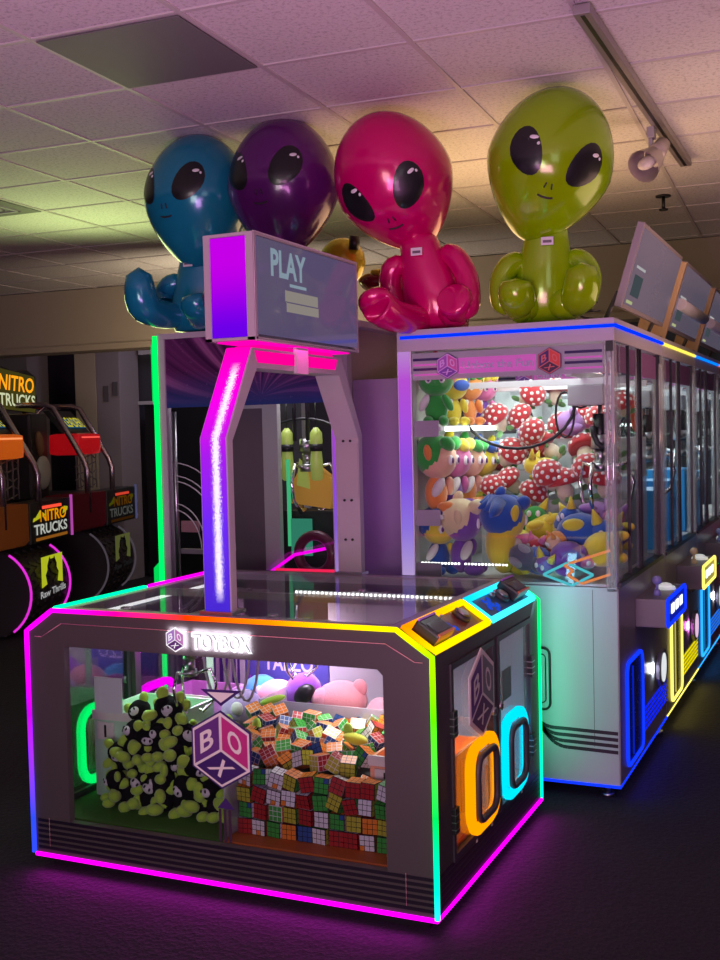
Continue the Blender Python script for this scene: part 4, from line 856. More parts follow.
# ---------- prizes in the nearest crane
def doll(label, hair, skin, bodyc, earc, loc, rz, s, grp, mask=None):
    t = thing('plush_doll', label, 'plush doll', loc, rz, grp)
    bm = bm_new(); ell(bm, (0, 0, .255), (.098, .092, .095), (0, 0, 0), 0, 20); obj('head', bm, skin, t)
    bm = bm_new(); vs = ell(bm, (0, .014, .272), (.108, .102, .098), (.35, 0, 0), 0, 20)
    bmesh.ops.delete(bm, geom=[v for v in vs if v.co.y < -.055 and v.co.z < .30], context='VERTS'); ell(bm, (-.04, -.07, .325), (.05, .035, .03), (0, .5, 0)); ell(bm, (.045, -.065, .325), (.045, .035, .03), (0, -.6, 0)); ell(bm, (0, .02, .37), (.02, .025, .035), (.4, 0, 0))
    obj('hair', bm, hair, t)
    for sx in (-1, 1):
        bm = bm_new(); ell(bm, (sx * .105, .0, .285), (.016, .02, .042), (0, sx * .35, 0)); obj('ear', bm, earc, t)
        bm = bm_new(); ell(bm, (sx * .036, -.084, .25), (.017, .01, .024)); e = obj('eye', bm, mat('eye_white', (.85, .85, .85), .3), t)
        bm = bm_new(); ell(bm, (sx * .034, -.094, .248), (.009, .005, .014)); obj('pupil', bm, mask or mat('pupil_purple', (.12, .03, .2), .3), e)
        bm = bm_new(); ell(bm, (sx * .062, -.03, .125), (.022, .025, .052), (.3, -sx * .5, 0)); obj('arm', bm, wht if sx < 0 else skin, t)
        bm = bm_new(); ell(bm, (sx * .04, -.06, .03), (.028, .05, .028)); obj('leg', bm, bodyc, t)
    bm = bm_new(); ell(bm, (0, .01, .095), (.062, .052, .085)); obj('body', bm, bodyc, t)
    t.scale = (s,) * 3; return t
fg, fy_, fb, fo, fp, fpk, fcr = fur('green_fur', (.03, .38, .05)), fur('yellow_fur', (.80, .68, .05)), fur('royal_fur', (.02, .10, .45)), fur('tangerine_fur', (.80, .28, .06)), fur('violet_fur', (.20, .07, .42)), fur('bubblegum_fur', (.70, .18, .42)), fur('butter_fur', (.80, .68, .38))
peach = fur('peach_fur', (.80, .48, .32))
GR1 = 'plush dolls on the middle shelf'
mid = [('green-haired plush doll with an orange ear, nearest on the middle shelf', fg, peach, fo, fo), ('yellow-haired pink-faced plush doll, second on the middle shelf', fy_, fpk, fp, fpk), ('green-haired plush doll behind the yellow-haired one, middle shelf', fg, peach, fo, fo), ('blue-masked yellow plush doll, fourth on the middle shelf', fb, fy_, fy_, fb), ('yellow-haired purple plush doll, farthest on the middle shelf', fy_, fpk, fp, fpk)]
for i, (lb, h_, s_, b_, e_) in enumerate(mid): doll(lb, h_, s_, b_, e_, (-1.845 + .012 * i, 4.975 + .19 * i, 1.262), 1.5, 1.02 - .03 * i, GR1)
top = [('dark red and green upside-down plush doll, nearest on the top shelf', fur('crimson_fur', (.5, .02, .05)), fg, fg, fo), ('yellow plush doll with a blue beak mask on the top shelf', fy_, fy_, fy_, fb), ('green-haired orange plush doll on the top shelf', fg, fo, fo, fy_), ('yellow-haired purple plush doll, last on the top shelf', fy_, fpk, fp, fpk)]
for i, (lb, h_, s_, b_, e_) in enumerate(top):
    d = doll(lb, h_, s_, b_, e_, (-1.845, 4.975 + .24 * i, 1.677), .95 if i else .3, .80 if i else .9, 'plush dolls on the top shelf')
    if i == 1:
        bm = bm_new(); ell(bm, (.0, -.095, .25), (.06, .02, .035)); obj('mask', bm, fb, d)
bottom = [('blue-sleeved plush doll at the left end of the crane floor', fb, fy_, fb, fb, (-1.85, 4.99, .965), .9, .9), ('butter yellow haired purple plush doll on the crane floor', fcr, fp, fp, fcr, (-1.73, 4.99, .965), 1.7, 1.0), ('big blue plush with yellow ears leaning on the crane floor', fb, fy_, fy_, fy_, (-1.53, 5.02, .965), 2.3, 1.05)]
for lb, h_, s_, b_, e_, lc, rz, s in bottom: doll(lb, h_, s_, b_, e_, lc, rz, s, 'large plush dolls on the crane floor')
# spiky hair for the big blue one
bd_ = [o for o in C.objects if o.get('label', '').startswith('big blue plush with yellow')][0]
for i in range(5):
    bm = bm_new(); a = -.9 + i * .45; cyl(bm, (.06 * math.sin(a), .05, .30 + .03 * math.cos(a)), (.16 * math.sin(a), .13, .30 + .09 * math.cos(a) - .08), .045, .004, 10); obj('hair_spike', bm, fb, bd_)
bm = bm_new(); ell(bm, (0, 0.02, .14), (.08, .07, .11)); obj('belly', bm, fy_, bd_)
# mushrooms
capm = fur('mushroom_red', (.48, .03, .04)); stem = fur('mushroom_stem', (.75, .68, .5)); leafm = fur('leaf_green', (.12, .32, .10)); dotm = fur('dot_white', (.85, .85, .82))
mt = thing('mushroom_plush', 'x', 'mushroom plush', (0, 0, 0), 0)
bm = bm_new(); vs = ell(bm, (0, 0, .09), (.082, .078, .07), (0, 0, 0), 0, 20); [setattr(v.co, 'z', max(v.co.z, .078)) for v in vs]; capo = obj('cap', bm, capm, mt)
bm = bm_new()
for i in range(26):
    ph = (i * 2.399963) ; ct = 1 - (i + .5) / 26 * .95; st = math.sqrt(1 - ct * ct); p = Vector((.082 * st * math.cos(ph), .078 * st * math.sin(ph), .09 + .07 * ct))
    n_ = Vector((p.x / .082 ** 2, p.y / .078 ** 2, (p.z - .09) / .07 ** 2)).normalized(); q = n_.to_track_quat('Z', 'Y').to_euler(); ell(bm, p, (.0105, .0105, .004), q, 0, 8)
obj('cap_dots', bm, dotm, capo)
bm = bm_new(); ell(bm, (0, 0, .04), (.042, .042, .055)); obj('stem', bm, stem, mt)
bm = bm_new()
for a in (0, 1.6, 3.2, 4.8): ell(bm, (.05 * math.cos(a), .05 * math.sin(a), -.0), (.03, .014, .016), (0, 0, a))
obj('leaf_collar', bm, leafm, mt)
index_kids()
mp = [(-1.66, 5.83, 1.80), (-1.50, 5.88, 1.79), (-1.26, 5.9, 1.80), (-1.12, 5.85, 1.72), (-1.76, 5.62, 1.36), (-1.50, 5.60, 1.60), (-1.20, 5.70, 1.62), (-1.10, 5.5, 1.50), (-1.72, 5.46, 1.30), (-1.33, 5.42, 1.30), (-1.54, 5.42, 1.26), (-1.14, 5.42, 1.32), (-1.74, 5.72, 1.66), (-1.60, 5.78, 1.67), (-1.45, 5.86, 1.62), (-1.32, 5.84, 1.66), (-1.70, 5.58, 1.48), (-1.56, 5.68, 1.50), (-1.42, 5.62, 1.51), (-1.28, 5.66, 1.48), (-1.60, 5.5, 1.34), (-1.49, 5.52, 1.36), (-1.40, 5.45, 1.36), (-1.22, 5.5, 1.38), (-1.12, 5.62, 1.42)]
pos_ = ['rear tier', 'middle tier', 'front tier']
for i, p in enumerate(mp):
    lb = 'red white-dotted mushroom plush, %s %s' % (ORD[i % 13], 'from the near side of the outer layer' if i < 13 else 'from the left in the inner layer'); rot = (rg.uniform(-.2, 1.1), rg.uniform(-.8, .8), rg.uniform(-1, 1))
    if i == 0: mt.location = p; mt.rotation_euler = rot; mt['label'] = lb; mt['group'] = 'mushroom plushes at the far end of the nearest crane'; mt.scale = (.95,) * 3
    else: dup(mt, lb, 'mushroom plushes at the far end of the nearest crane', p, rot, rg.uniform(.85, 1.05))
for i, (a, b_, z) in enumerate(((5.40, 5.55, 1.30), (5.55, 5.72, 1.44), (5.72, 5.95, 1.60))):
    bm = bm_new(); box(bm, -1.77, -1.03, a, b_, .965, z, 0, .003); o = obj('display_step', bm, frosted('step_acrylic', (.75, .8, .78), .5)); tag(o, 'frosted display step under the %s of mushrooms' % pos_[2 - i], 'display step')
# heap of plushes on the floor
def blob(label, c1, c2, c3, loc, rot, s):
    t = thing('heaped_plush', label, 'plush toy', loc, 0, 'plushes heaped on the floor of the nearest crane'); t.rotation_euler = rot; t.scale = (s,) * 3
    bm = bm_new(); ell(bm, (0, 0, 0), (.10, .085, .08), (0, 0, 0), 0, 20); obj('body', bm, c1, t)
    bm = bm_new(); ell(bm, (.09, -.05, .02), (.06, .055, .055), (0, 0, 0), 0, 16); obj('head', bm, c2, t)
    for sx in (-1, 1):
        bm = bm_new(); cyl(bm, (.09 + sx * .035, -.05, .06), (.09 + sx * .06, -.05, .115), .026, .003, 8); obj('ear', bm, c3, t)
        bm = bm_new(); ell(bm, (-.04, -.07, sx * .05), (.05, .025, .025), (0, 0, sx * .5)); obj('arm', bm, c3, t)
        bm = bm_new(); ell(bm, (.09 + sx * .022, -.102, .03), (.012, .008, .016)); obj('eye', bm, mat('eye_white', (.85, .85, .85), .3), t)
    return t
heap = [('blue plush with yellow spikes at the right of the heap', fb, fb, fy_, (-1.19, 5.12, 1.165), (.2, .1, .3), 1.15), ('yellow round plush lying at the lower right of the heap', fy_, fpk, fy_, (-1.07, 5.02, 1.10), (0, .2, 2.4), 1.0), ('purple plush nose down in the middle right of the heap', fp, fpk, fp, (-1.22, 4.98, 1.07), (.6, 0, .7), .85),
        ('dark blue plush with a yellow crest at the bottom of the heap', fb, fp, fy_, (-1.36, 4.98, 1.045), (.2, .3, -.4), .8), ('yellow star-shaped plush at the back centre of the heap', fy_, fy_, fy_, (-1.42, 5.32, 1.16), (.3, 0, .2), .95), ('pink and red smiling plush in the heap left of centre', fpk, fur('crimson_fur', (.5, .02, .05)), fpk, (-1.44, 5.08, 1.10), (0, .2, -.3), .75),
        ('green topped plush at the back left of the heap', fg, fg, fy_, (-1.56, 5.36, 1.19), (-.2, 0, .1), 1.0), ('yellow plush below the green one in the heap', fy_, fb, fy_, (-1.53, 5.24, 1.10), (.3, .4, 1), .85), ('lilac fluffy plush at the back right of the heap', fur('lilac2_fur', (.45, .25, .62)), fpk, fur('lilac2_fur', (.45, .25, .62)), (-1.16, 5.34, 1.22), (.1, .2, 0), .95),
        ('orange faced plush half buried in the heap', fo, peach, fo, (-1.29, 5.05, 1.13), (.4, 0, -1), .6), ('grey and black robot-like plush at the left of the heap', fur('slate_fur', (.12, .12, .18)), fur('slate_fur', (.12, .12, .18)), fur('ash_fur', (.4, .4, .44)), (-1.42, 4.95, 1.06), (0, .6, .4), .75), ('blue plush behind the yellow star plush', fb, fb, fy_, (-1.28, 5.28, 1.19), (.1, -.3, -.8), .95),
        ('purple and yellow plush at the right wall of the heap', fp, fy_, fy_, (-1.07, 5.24, 1.14), (0, 0, 2), .9)]
for h in heap: blob(*h)
index_kids()
hp = [o for o in C.objects if o.get('category') == 'plush toy' and o.get('group', '').startswith('plushes heaped on the floor of the nearest')]
for i, (p, si) in enumerate((((-1.60, 5.76, 1.55), 8), ((-1.38, 5.74, 1.68), 8), ((-1.18, 5.60, 1.44), 6), ((-1.46, 5.52, 1.44), 4), ((-1.30, 5.82, 1.50), 2))):
    dup(hp[si], ['lilac fluffy plush wedged among the mushrooms, left of middle', 'lilac fluffy plush high among the mushrooms behind the claw', 'green plush among the mushrooms at the right glass', 'yellow plush low in the middle of the mushrooms', 'purple plush deep among the mushrooms at the right'][i], 'odd plushes among the mushrooms', p, (rg.uniform(-.5, .5), rg.uniform(-.5, .5), rg.uniform(-2, 2)), .85)
for i in range(10):
    src = hp[(i * 5 + 4) % len(hp)]; uu = i // 5
    dup(src, 'soft plush %s from the camera on the floor of the %s crane' % (ORD[i % 5], ('second', 'third')[uu]), 'plushes on the floors of the farther cranes', (-1.36 + .06 * (i % 2), 6.25 + .2 * (i % 5) + uu * 1.28, 1.06 + .03 * (i % 3)), (rg.uniform(-.3, .3), 0, rg.uniform(-2, 2)), .95)
# second and third cranes: blue boxes standing for the arcade machine beyond, orange prize by the glass, plush shapes
for k, (x_, y_, h_, d_) in enumerate(((-1.16, 6.45, .33, .38), (-1.16, 6.9, .36, .30), (-1.16, 7.6, .40, .4), (-1.16, 8.08, .36, .4), (-1.45, 6.65, .30, .5), (-1.5, 7.8, .33, .5))):
    t = thing('prize_carton', 'bright blue prize carton, number of cartons deep behind the aisle glass', 'carton', (x_, y_, .965), 0, 'blue prize cartons')
    t['label'] = ['blue prize carton nearest the aisle glass, front of the second crane', 'blue prize carton behind the first, second crane by the glass', 'blue prize carton at the front glass of the third crane', 'rearmost blue prize carton by the glass of the third crane', 'blue prize carton against the inner side of the second crane', 'blue prize carton against the inner side of the third crane'][k]
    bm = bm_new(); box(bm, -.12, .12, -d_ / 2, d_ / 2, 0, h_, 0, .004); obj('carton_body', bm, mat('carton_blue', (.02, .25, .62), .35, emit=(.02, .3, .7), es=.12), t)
    bm = bm_new(); text(bm, 'D KON', (.1215, -d_ / 2 + .05, h_ * .5), (0, d_ - .1, 0), (0, 0, h_ * .2), 0); obj('carton_print', bm, mat('print_navy', (.02, .03, .15), .4), t)
t = thing('pouch_prize', 'orange hanging pouch prize in the second crane behind the glass', 'prize', (-1.08, 5.95, 1.72)); bm = bm_new(); ell(bm, (0, 0, 0), (.03, .05, .10)); obj('pouch', bm, mat('pouch_orange', (.75, .10, .03), .4), t)
bm = bm_new(); cyl(bm, (0, 0, .09), (0, 0, .16), .003, seg=6); obj('hook', bm, steel, t)

# ------------------------------------------------------------------ television screens leaning out over the row
tvm = mat('tv_glass', (.16, .15, .20), .18, emit=(.30, .27, .40), es=.22); tvc = mat('tv_case', (.35, .30, .33), .4); wood = mat('pale_wood', (.52, .36, .20), .6)
for i in range(3):
    y0 = 5.26 + i * 1.40
    t = thing('flat_screen', ['nearest grey flat screen tilted on top of the crane row', 'second flat screen tilted on the crane row with pale wooden side frame', 'third flat screen tilted on the crane row, nearest the far wall'][i], 'screen', (-1.02, y0, 2.215), 0, 'flat screens tilted over the crane row')
    M = Matrix.Rotation(math.radians(17), 4, 'Y'); L_ = 1.20 if i == 0 else 1.15; H_ = .40
    bm = bm_new(); box(bm, -.035, 0, 0, L_, 0, H_, 0, .004, M); case = obj('case', bm, tvc if i == 0 else [tvc], t)
    bm = bm_new(); box(bm, .0005, .003, .02, L_ - .02, .02, H_ - .02, 0, 0, M); s_ = obj('screen_face', bm, tvm, t)
    bm = bm_new(); box(bm, .0035, .0045, .08, .30, .20, .212, 0, 0, M); box(bm, .0035, .0045, .06, .2, .03, .045, 1, 0, M); box(bm, .0035, .0045, .09, .3, .07, .17, 2, 0, M); obj('screen_image', bm, [emis('img_pale', (.55, .55, .55), .7), emis('img_lime', (.55, .6, .3), .7), emis('img_dark', (.06, .08, .09), .8)], s_)
    bm = bm_new(); box(bm, -.16, -.035, .02, .05, -.085 + 0, -.055, 0); box(bm, -.16, .0, L_ - .05, L_ - .02, -.085, -.055)
    cyl(bm, (-.10, .04, -.085), (-.02, .04, .08), .012, seg=8); cyl(bm, (-.10, L_ - .04, -.085), (-.02, L_ - .04, .08), .012, seg=8); obj('stand', bm, charcoal, t)
    if i:
        bm = bm_new(); box(bm, -.11, -.0, -.03, -.0, -.08, H_ * .98, 0, .003, M); box(bm, -.17, -.11, -.03, .0, -.07, H_ * .7, 0, .003, M); obj('side_frame', bm, wood, t)
        bm = bm_new(); cyl(bm, M @ Vector((.02, .05, .16)), M @ Vector((.02, L_ - .05, .16)), .035, seg=12); obj('paper_roll', bm, mat('paper_pale', (.6, .58, .58), .6), t)
t = thing('power_cord', 'black coiled cord lying beside the green balloon on the crane top', 'cord', (-1.12, 5.05, 2.135))
bm = bm_new(); tube(bm, [(.05 * math.cos(a) * (1 - a / 40), .08 * math.sin(a), .012 + .006 * a) for a in [q * .5 for q in range(26)]], .006, 6); obj('cord', bm, black, t)

# ------------------------------------------------------------------ the other crane behind, with a swirl header and green corner lights
LX0, LX1, LY0, LY1, LH = -3.385, -2.20, 4.90, 6.6, 2.2
SW = thing('prize_crane_machine', 'tall crane with a purple swirl header and bright green corner light', 'arcade machine', (LX0, LY0, 0))
def sw(name, bm, mats, par=None, lab=None):
    bmesh.ops.translate(bm, vec=(-LX0, -LY0, 0), verts=bm.verts); o = obj(name, bm, mats, par or SW)
    if lab: o['label'] = lab
    return o
def swled(name, pts, cols, r, s, closed=False, sub=2, par=None, lab=None): return led(name, [(p[0] - LX0, p[1] - LY0, p[2]) for p in pts], cols, r, par or SW, s, closed, sub, lab)
bm = bm_new(); box(bm, LX0, LX1, LY0, LY1, .06, .86, 0, .004); sw('cabinet', bm, mat('cabinet_mauve', (.26, .2, .27), .4))
for fx in (LX0 + .1, LX1 - .1):
    for fy in (LY0 + .1, LY1 - .1):
        bm = bm_new(); cyl(bm, (fx, fy, 0), (fx, fy, .06), .03, seg=12); sw('foot', bm, steel)
bm = bm_new(); box(bm, LX0, LX1, LY0, LY1, LH - .03, LH, 0, .003); box(bm, LX0 + .012, LX0 + .05, LY0, LY0 + .05, .86, LH - .03); box(bm, LX1 - .17, LX1 - .075, LY0, LY0 + .05, .86, LH - .03); box(bm, LX0, LX0 + .05, LY1 - .05, LY1, .86, LH - .03); box(bm, LX1 - .05, LX1, LY1 - .05, LY1, .86, LH - .03)
sw('frame', bm, mat('frame_pale', (.55, .5, .56), .4))
def swirlmat():
    m = mat('swirl_print', (.1, .03, .1), .25); n = m.node_tree.nodes; L = m.node_tree.links; b = n['Principled BSDF']
    tc = n.new('ShaderNodeTexCoord'); mp_ = n.new('ShaderNodeMapping'); mp_.inputs['Location'].default_value = (-.62, 0, -1.85); L.new(tc.outputs['Object'], mp_.inputs[0])
    s = n.new('ShaderNodeSeparateXYZ'); L.new(mp_.outputs[0], s.inputs[0]); at = n.new('ShaderNodeMath'); at.operation = 'ARCTAN2'; L.new(s.outputs[2], at.inputs[0]); L.new(s.outputs[0], at.inputs[1])
    ln = n.new('ShaderNodeVectorMath'); ln.operation = 'LENGTH'; L.new(mp_.outputs[0], ln.inputs[0])
    tw = n.new('ShaderNodeMath'); tw.operation = 'MULTIPLY_ADD'; L.new(ln.outputs['Value'], tw.inputs[0]); tw.inputs[1].default_value = .45; L.new(at.outputs[0], tw.inputs[2])
    cb = n.new('ShaderNodeCombineXYZ'); L.new(tw.outputs[0], cb.inputs[0]); no = n.new('ShaderNodeTexNoise'); no.inputs['Scale'].default_value = 7; no.inputs['Detail'].default_value = 3; L.new(cb.outputs[0], no.inputs['Vector'])
    cr = n.new('ShaderNodeValToRGB'); e = cr.color_ramp.elements; e[0].position = .38; e[0].color = (.035, .008, .05, 1); e[1].position = .68; e[1].color = (.42, .14, .36, 1); a = e.new(.52); a.color = (.14, .03, .14, 1)
    L.new(no.outputs['Fac'], cr.inputs[0]); s2 = n.new('ShaderNodeSeparateXYZ'); L.new(tc.outputs['Object'], s2.inputs[0]); mr = n.new('ShaderNodeMapRange'); mr.inputs[1].default_value = 2.0; mr.inputs[2].default_value = 1.82; L.new(s2.outputs[2], mr.inputs[0])
    mx = n.new('ShaderNodeMix'); mx.data_type = 'RGBA'; L.new(mr.outputs[0], mx.inputs[0]); L.new(cr.outputs[0], mx.inputs[6]); mx.inputs[7].default_value = (.03, .06, .22, 1); L.new(mx.outputs[2], b.inputs['Base Color']); return m
bm = bm_new(); box(bm, LX0 + .05, LX1 - .17, LY0 + .01, LY0 + .02, 1.81, LH - .03); sw('header_panel', bm, swirlmat(), lab='purple swirl printed header')
bm = bm_new(); box(bm, LX0 + .05, LX1 - .17, LY0 + .01, LY0 + .016, .86, 1.81); sw('glass_pane', bm, G)
bm = bm_new(); cyl(bm, (LX0 + .078, LY0 + .03, .86), (LX0 + .078, LY0 + .03, 1.79), .014, seg=10); sw('corner_rod', bm, steel)
swled('light_strip', [(LX0 - .004, LY0 - .004, LH - .01), (LX0 - .004, LY0 - .004, .06)], [(0, 1, .12), (0, 1, .15)], .014, 1.3, lab='green light strip on the corner')
bm = bm_new(); prism(bm, [(LX0 - .03, LH - .06), (LX0 - .012, LH - .03), (LX0 - .012, 1.80), (LX0 - .03, 1.85)], 'y', LY0 - .004, LY0 + .02); sw('light_fin', bm, emis('fin_green', (0, .9, .12), .8)); bm = bm_new(); prism(bm, [(LX0 - .055, .96), (LX0 - .012, 1.0), (LX0 - .012, .78), (LX0 - .055, .80)], 'y', LY0 - .004, LY0 + .02); sw('light_fin', bm, emis('fin_green', (0, .9, .12), .8))
bm = bm_new(); lay = bm.loops.layers.float_color.new('Col'); zz = [.95, 1.2, 1.45, 1.7, 1.9]; cc = [(.55, .35, .8), (.35, .15, .95), (.42, .1, .95), (.6, .1, .9), (.45, .1, .7)]
for i in range(4):
    f = bm.faces.new([bm.verts.new(p) for p in ((LX1 - .165, LY0 - .001, zz[i]), (LX1 - .08, LY0 - .001, zz[i]), (LX1 - .08, LY0 - .001, zz[i + 1]), (LX1 - .165, LY0 - .001, zz[i + 1]))])
    for lp, c in zip(f.loops, (cc[i], cc[i], cc[i + 1], cc[i + 1])): lp[lay] = (*c, 1)
sw('light_panel', bm, led_mat(.65), lab='violet glowing panel on the right post')
bm = bm_new(); box(bm, LX1 - .075, UX0 - .012, LY0 + .06, LY0 + .08, .06, 1.915, 0); sw('filler_panel', bm, mat('filler_lilac', (.26, .19, .30), .6), lab='lilac filler panel between the two crane rows')
bm = bm_new(); box(bm, LX0 + .03, LX1 - .08, LY1 - .03, LY1 - .01, .86, LH - .03); sw('inner_back', bm, mat('inner_dark', (.07, .06, .08), .3))
bm = bm_new(); box(bm, LX1 - .10, LX1 - .08, LY0 + .06, LY1 - .06, .86, LH - .03); sw('inner_side', bm, mat('side_beige', (.42, .35, .34), .5))
bm = bm_new(); box(bm, LX0 + .46, LX0 + .55, LY0 + .3, LY0 + .34, .87, LH - .04); box(bm, LX0 + .20, LX0 + .46, LY0 + .3, LY0 + .33, 1.80, 1.90); sw('inner_frame', bm, mat('inner_white', (.5, .52, .5), .4))
bm = bm_new(); box(bm, LX0 + .24, LX0 + .46, LY0 + .32, LY0 + .33, .87, 1.80); sw('inner_board', bm, mat('inner_taupe', (.16, .13, .15), .5))
for i, (r_, c_) in enumerate(((.50, 0), (.42, 0), (.37, 0), (.22, 0), (.19, 0))):
    pass
bm = bm_new()
for r_ in (.47, .40, .37, .25, .215):
    pts = [(LX0 + .06 + r_ * .8 * math.cos(a), LY0 + .024, 1.06 + r_ * .98 * math.sin(a)) for a in [q * PI / 2 / 12 for q in range(13)]]
    tube(bm, [p for p in pts if p[0] < LX0 + .45], .0035, 5)
sw('arc_decal', bm, mat('arc_white', (.7, .66, .7), .5))
bm = bm_new(); box(bm, LX0 + .09, LX0 + .2, LY0 + .05, LY0 + .06, 1.15, 1.21, 0); box(bm, LX0 + .08, LX0 + .28, LY0 + .05, LY0 + .08, 1.035, 1.06, 1); sw('price_card', bm, [mat('card_rose', (.5, .25, .28), .5), mat('tray_grey', (.35, .33, .36), .4)])
swled('light_tube', [(LX0 + .48, LY0 + .2, .89), (LX0 + .66, LY0 + .25, 1.02), (LX0 + 1.02, LY0 + .9, 1.08)], [MAG] * 3, .010, 1.1, lab='magenta light tube inside the swirl crane')  # glowing tubes put in for light lines reflected in the glass
swled('light_tube', [(LX0 + .62, LY0 + .12, .955), (LX0 + 1.05, LY0 + .14, .955)], [(1, .02, .1)] * 2, .010, 1.0, lab='red light tube inside the swirl crane')
bm = bm_new(); box(bm, LX0 + .555, LX0 + .575, LY0 + .38, LY0 + .39, 1.05, 1.52); box(bm, LX0 + .575, LX0 + .70, LY0 + .38, LY0 + .39, 1.0, 1.2, 1); sw('green_panel', bm, [emis('green_glow', (.1, .8, .35), .6), emis('teal_glow', (.05, .35, .22), .6)])  # glowing panels imitate the green reflection of the trucks
claw(sw, LX0 + .60, LY0 + .55, 1.63, 1.4)
bm = bm_new()
for a in (-.05, .03): cyl(bm, (LX0 + .60 + a, LY0 + .5, 1.62), (LX0 + .60 + a, LY0 + .5, LH - .05), .012, seg=8)
tube(bm, [(LX0 + .60 + .26 * math.cos(a), LY0 + .5, 1.60 + .14 * math.sin(a)) for a in [q * PI / 12 for q in range(13)]], .008, 6)
sw('cable', bm, mat('cable_black', (.02, .02, .025), .35))
for i, xo in enumerate((.50, .68)):
    t = thing('lime_bottle', ['lime bottle prize hanging left of the claw in the swirl crane', 'lime bottle prize hanging right of the claw in the swirl crane'][i], 'bottle', (LX0 + xo, LY0 + .5, 1.56))
    bm = bm_new(); lathe(bm, [(.02, -.16), (.033, -.15), (.034, -.06), (.028, .02), (.036, .05), (.034, .10), (.012, .13)], seg=14); obj('bottle_body', bm, mat('lime_plastic', (.45, .60, .12), .3, emit=(.4, .55, .1), es=.25), t)
    bm = bm_new(); cyl(bm, (0, 0, .0), (0, 0, .04), .037, seg=14); obj('band', bm, black, t)
    bm = bm_new(); cyl(bm, (0, 0, .13), (0, 0, .30), .004, seg=6); obj('string', bm, black, t)
t = thing('gold_bag', 'orange and gold foil bag standing inside the swirl crane', 'prize bag', (LX0 + .62, LY0 + .6, 1.27))
bm = bm_new(); prism(bm, [(-.14, 0), (.10, -.03), (.14, .12), (.03, .2), (-.06, .22), (-.13, .12)], 'y', -.03, .03); obj('bag', bm, mat('gold_foil', (.65, .32, .06), .35, .3, emit=(.6, .3, .05), es=.3), t)
bm = bm_new(); prism(bm, [(-.10, .10), (-.02, .08), (-.03, .2), (-.08, .25)], 'y', -.035, -.03); obj('label_patch', bm, mat('citron', (.5, .6, .12), .4, emit=(.4, .5, .1), es=.3), t)
bm = bm_new(); box(bm, LX0 + .46, LX0 + .78, LY0 + .5, LY0 + .7, .87, 1.235, 0, .01); o = obj('prize_stand', bm, mat('riser_black', (.02, .02, .02), .6)); tag(o, 'dark stand carrying the gold bag in the swirl crane', 'stand')
for i, (x_, y_, z_, r_) in enumerate(((.47, .20, .915, .10), (.76, .3, 1.02, .10))):  # rings modelled in place of tyre reflections in the glass
    t = thing('rubber_ring', ['flat dark red ring lying inside the swirl crane', 'upright dark ring standing inside the swirl crane, right of the flat one'][i], 'ring', (LX0 + x_, LY0 + y_, z_ if i else .90))
    bm = bm_new(); tube(bm, [(r_ * math.cos(a), (0 if i else r_ * math.sin(a)), (r_ * math.sin(a) if i else 0)) for a in [q * PI / 12 for q in range(24)]], .028, 10, 0, True); obj('ring', bm, mat('ring_plum', (.12, .02, .05), .35), t)
def swl(nm, loc, to, sz, p, col):
    l = area(nm, loc, to, sz, p, col); l.parent = SW; l.location = Vector(loc) - Vector((LX0, LY0, 0))
swl('crane_lamp', (LX0 + .6, LY0 + .5, 2.12), (LX0 + .6, LY0 + .5, 1), .5, 7, (.95, .85, .95))

# ------------------------------------------------------------------ inflatable aliens
def foil(n_, c, sss=0):
    m = mat(n_, c, .2, .12, coat=.35, spec=.55); return m
eyeb = mat('eye_black', (.012, .012, .014), .35, coat=.2); hl = mat('eye_shine', (.85, .85, .85), .4); tagm = mat('paper_tag', (.8, .75, .8), .6)
HA, HB, HC = .285, .27, .345
def headpt(az, el, off=0.0):
    """point on the egg head; az from the face direction, el up; face looks along -y"""
    d = Vector((math.sin(az) * math.cos(el), -math.cos(az) * math.cos(el), math.sin(el)))
    z = d.z; k = 1.0
    taper = 1 - .30 * max(0, -z) ** 1.3 - .04 * max(0, z)
    return Vector((d.x * (HA + off) * taper, d.y * (HB + off) * taper, d.z * (HC + off) + (0.0)))
def patch(bm, az, el, ra, re, tilt, off, mi=0, almond=0.0, n=20, rings=5):
    ct, st = math.cos(tilt), math.sin(tilt); R_ = []
    c = bm.verts.new(headpt(az, el, off))
    for r in range(1, rings + 1):
        row = []
        for k in range(n):
            a = 2 * PI * k / n; u = math.cos(a) * r / rings; v = math.sin(a) * r / rings
            v2 = v * (1 + almond * u)
            du = u * ra * ct - v2 * re * st; dv = u * ra * st + v2 * re * ct
            row.append(bm.verts.new(headpt(az + du, el + dv, off * (1 if r < rings else .2))))
        R_.append(row)
    for k in range(n):
        f = bm.faces.new((c, R_[0][k], R_[0][(k + 1) % n])); f.smooth = True; f.material_index = mi
    for A, B in zip(R_, R_[1:]):
        for k in range(n): f = bm.faces.new((A[k], B[k], B[(k + 1) % n], A[(k + 1) % n])); f.smooth = True; f.material_index = mi
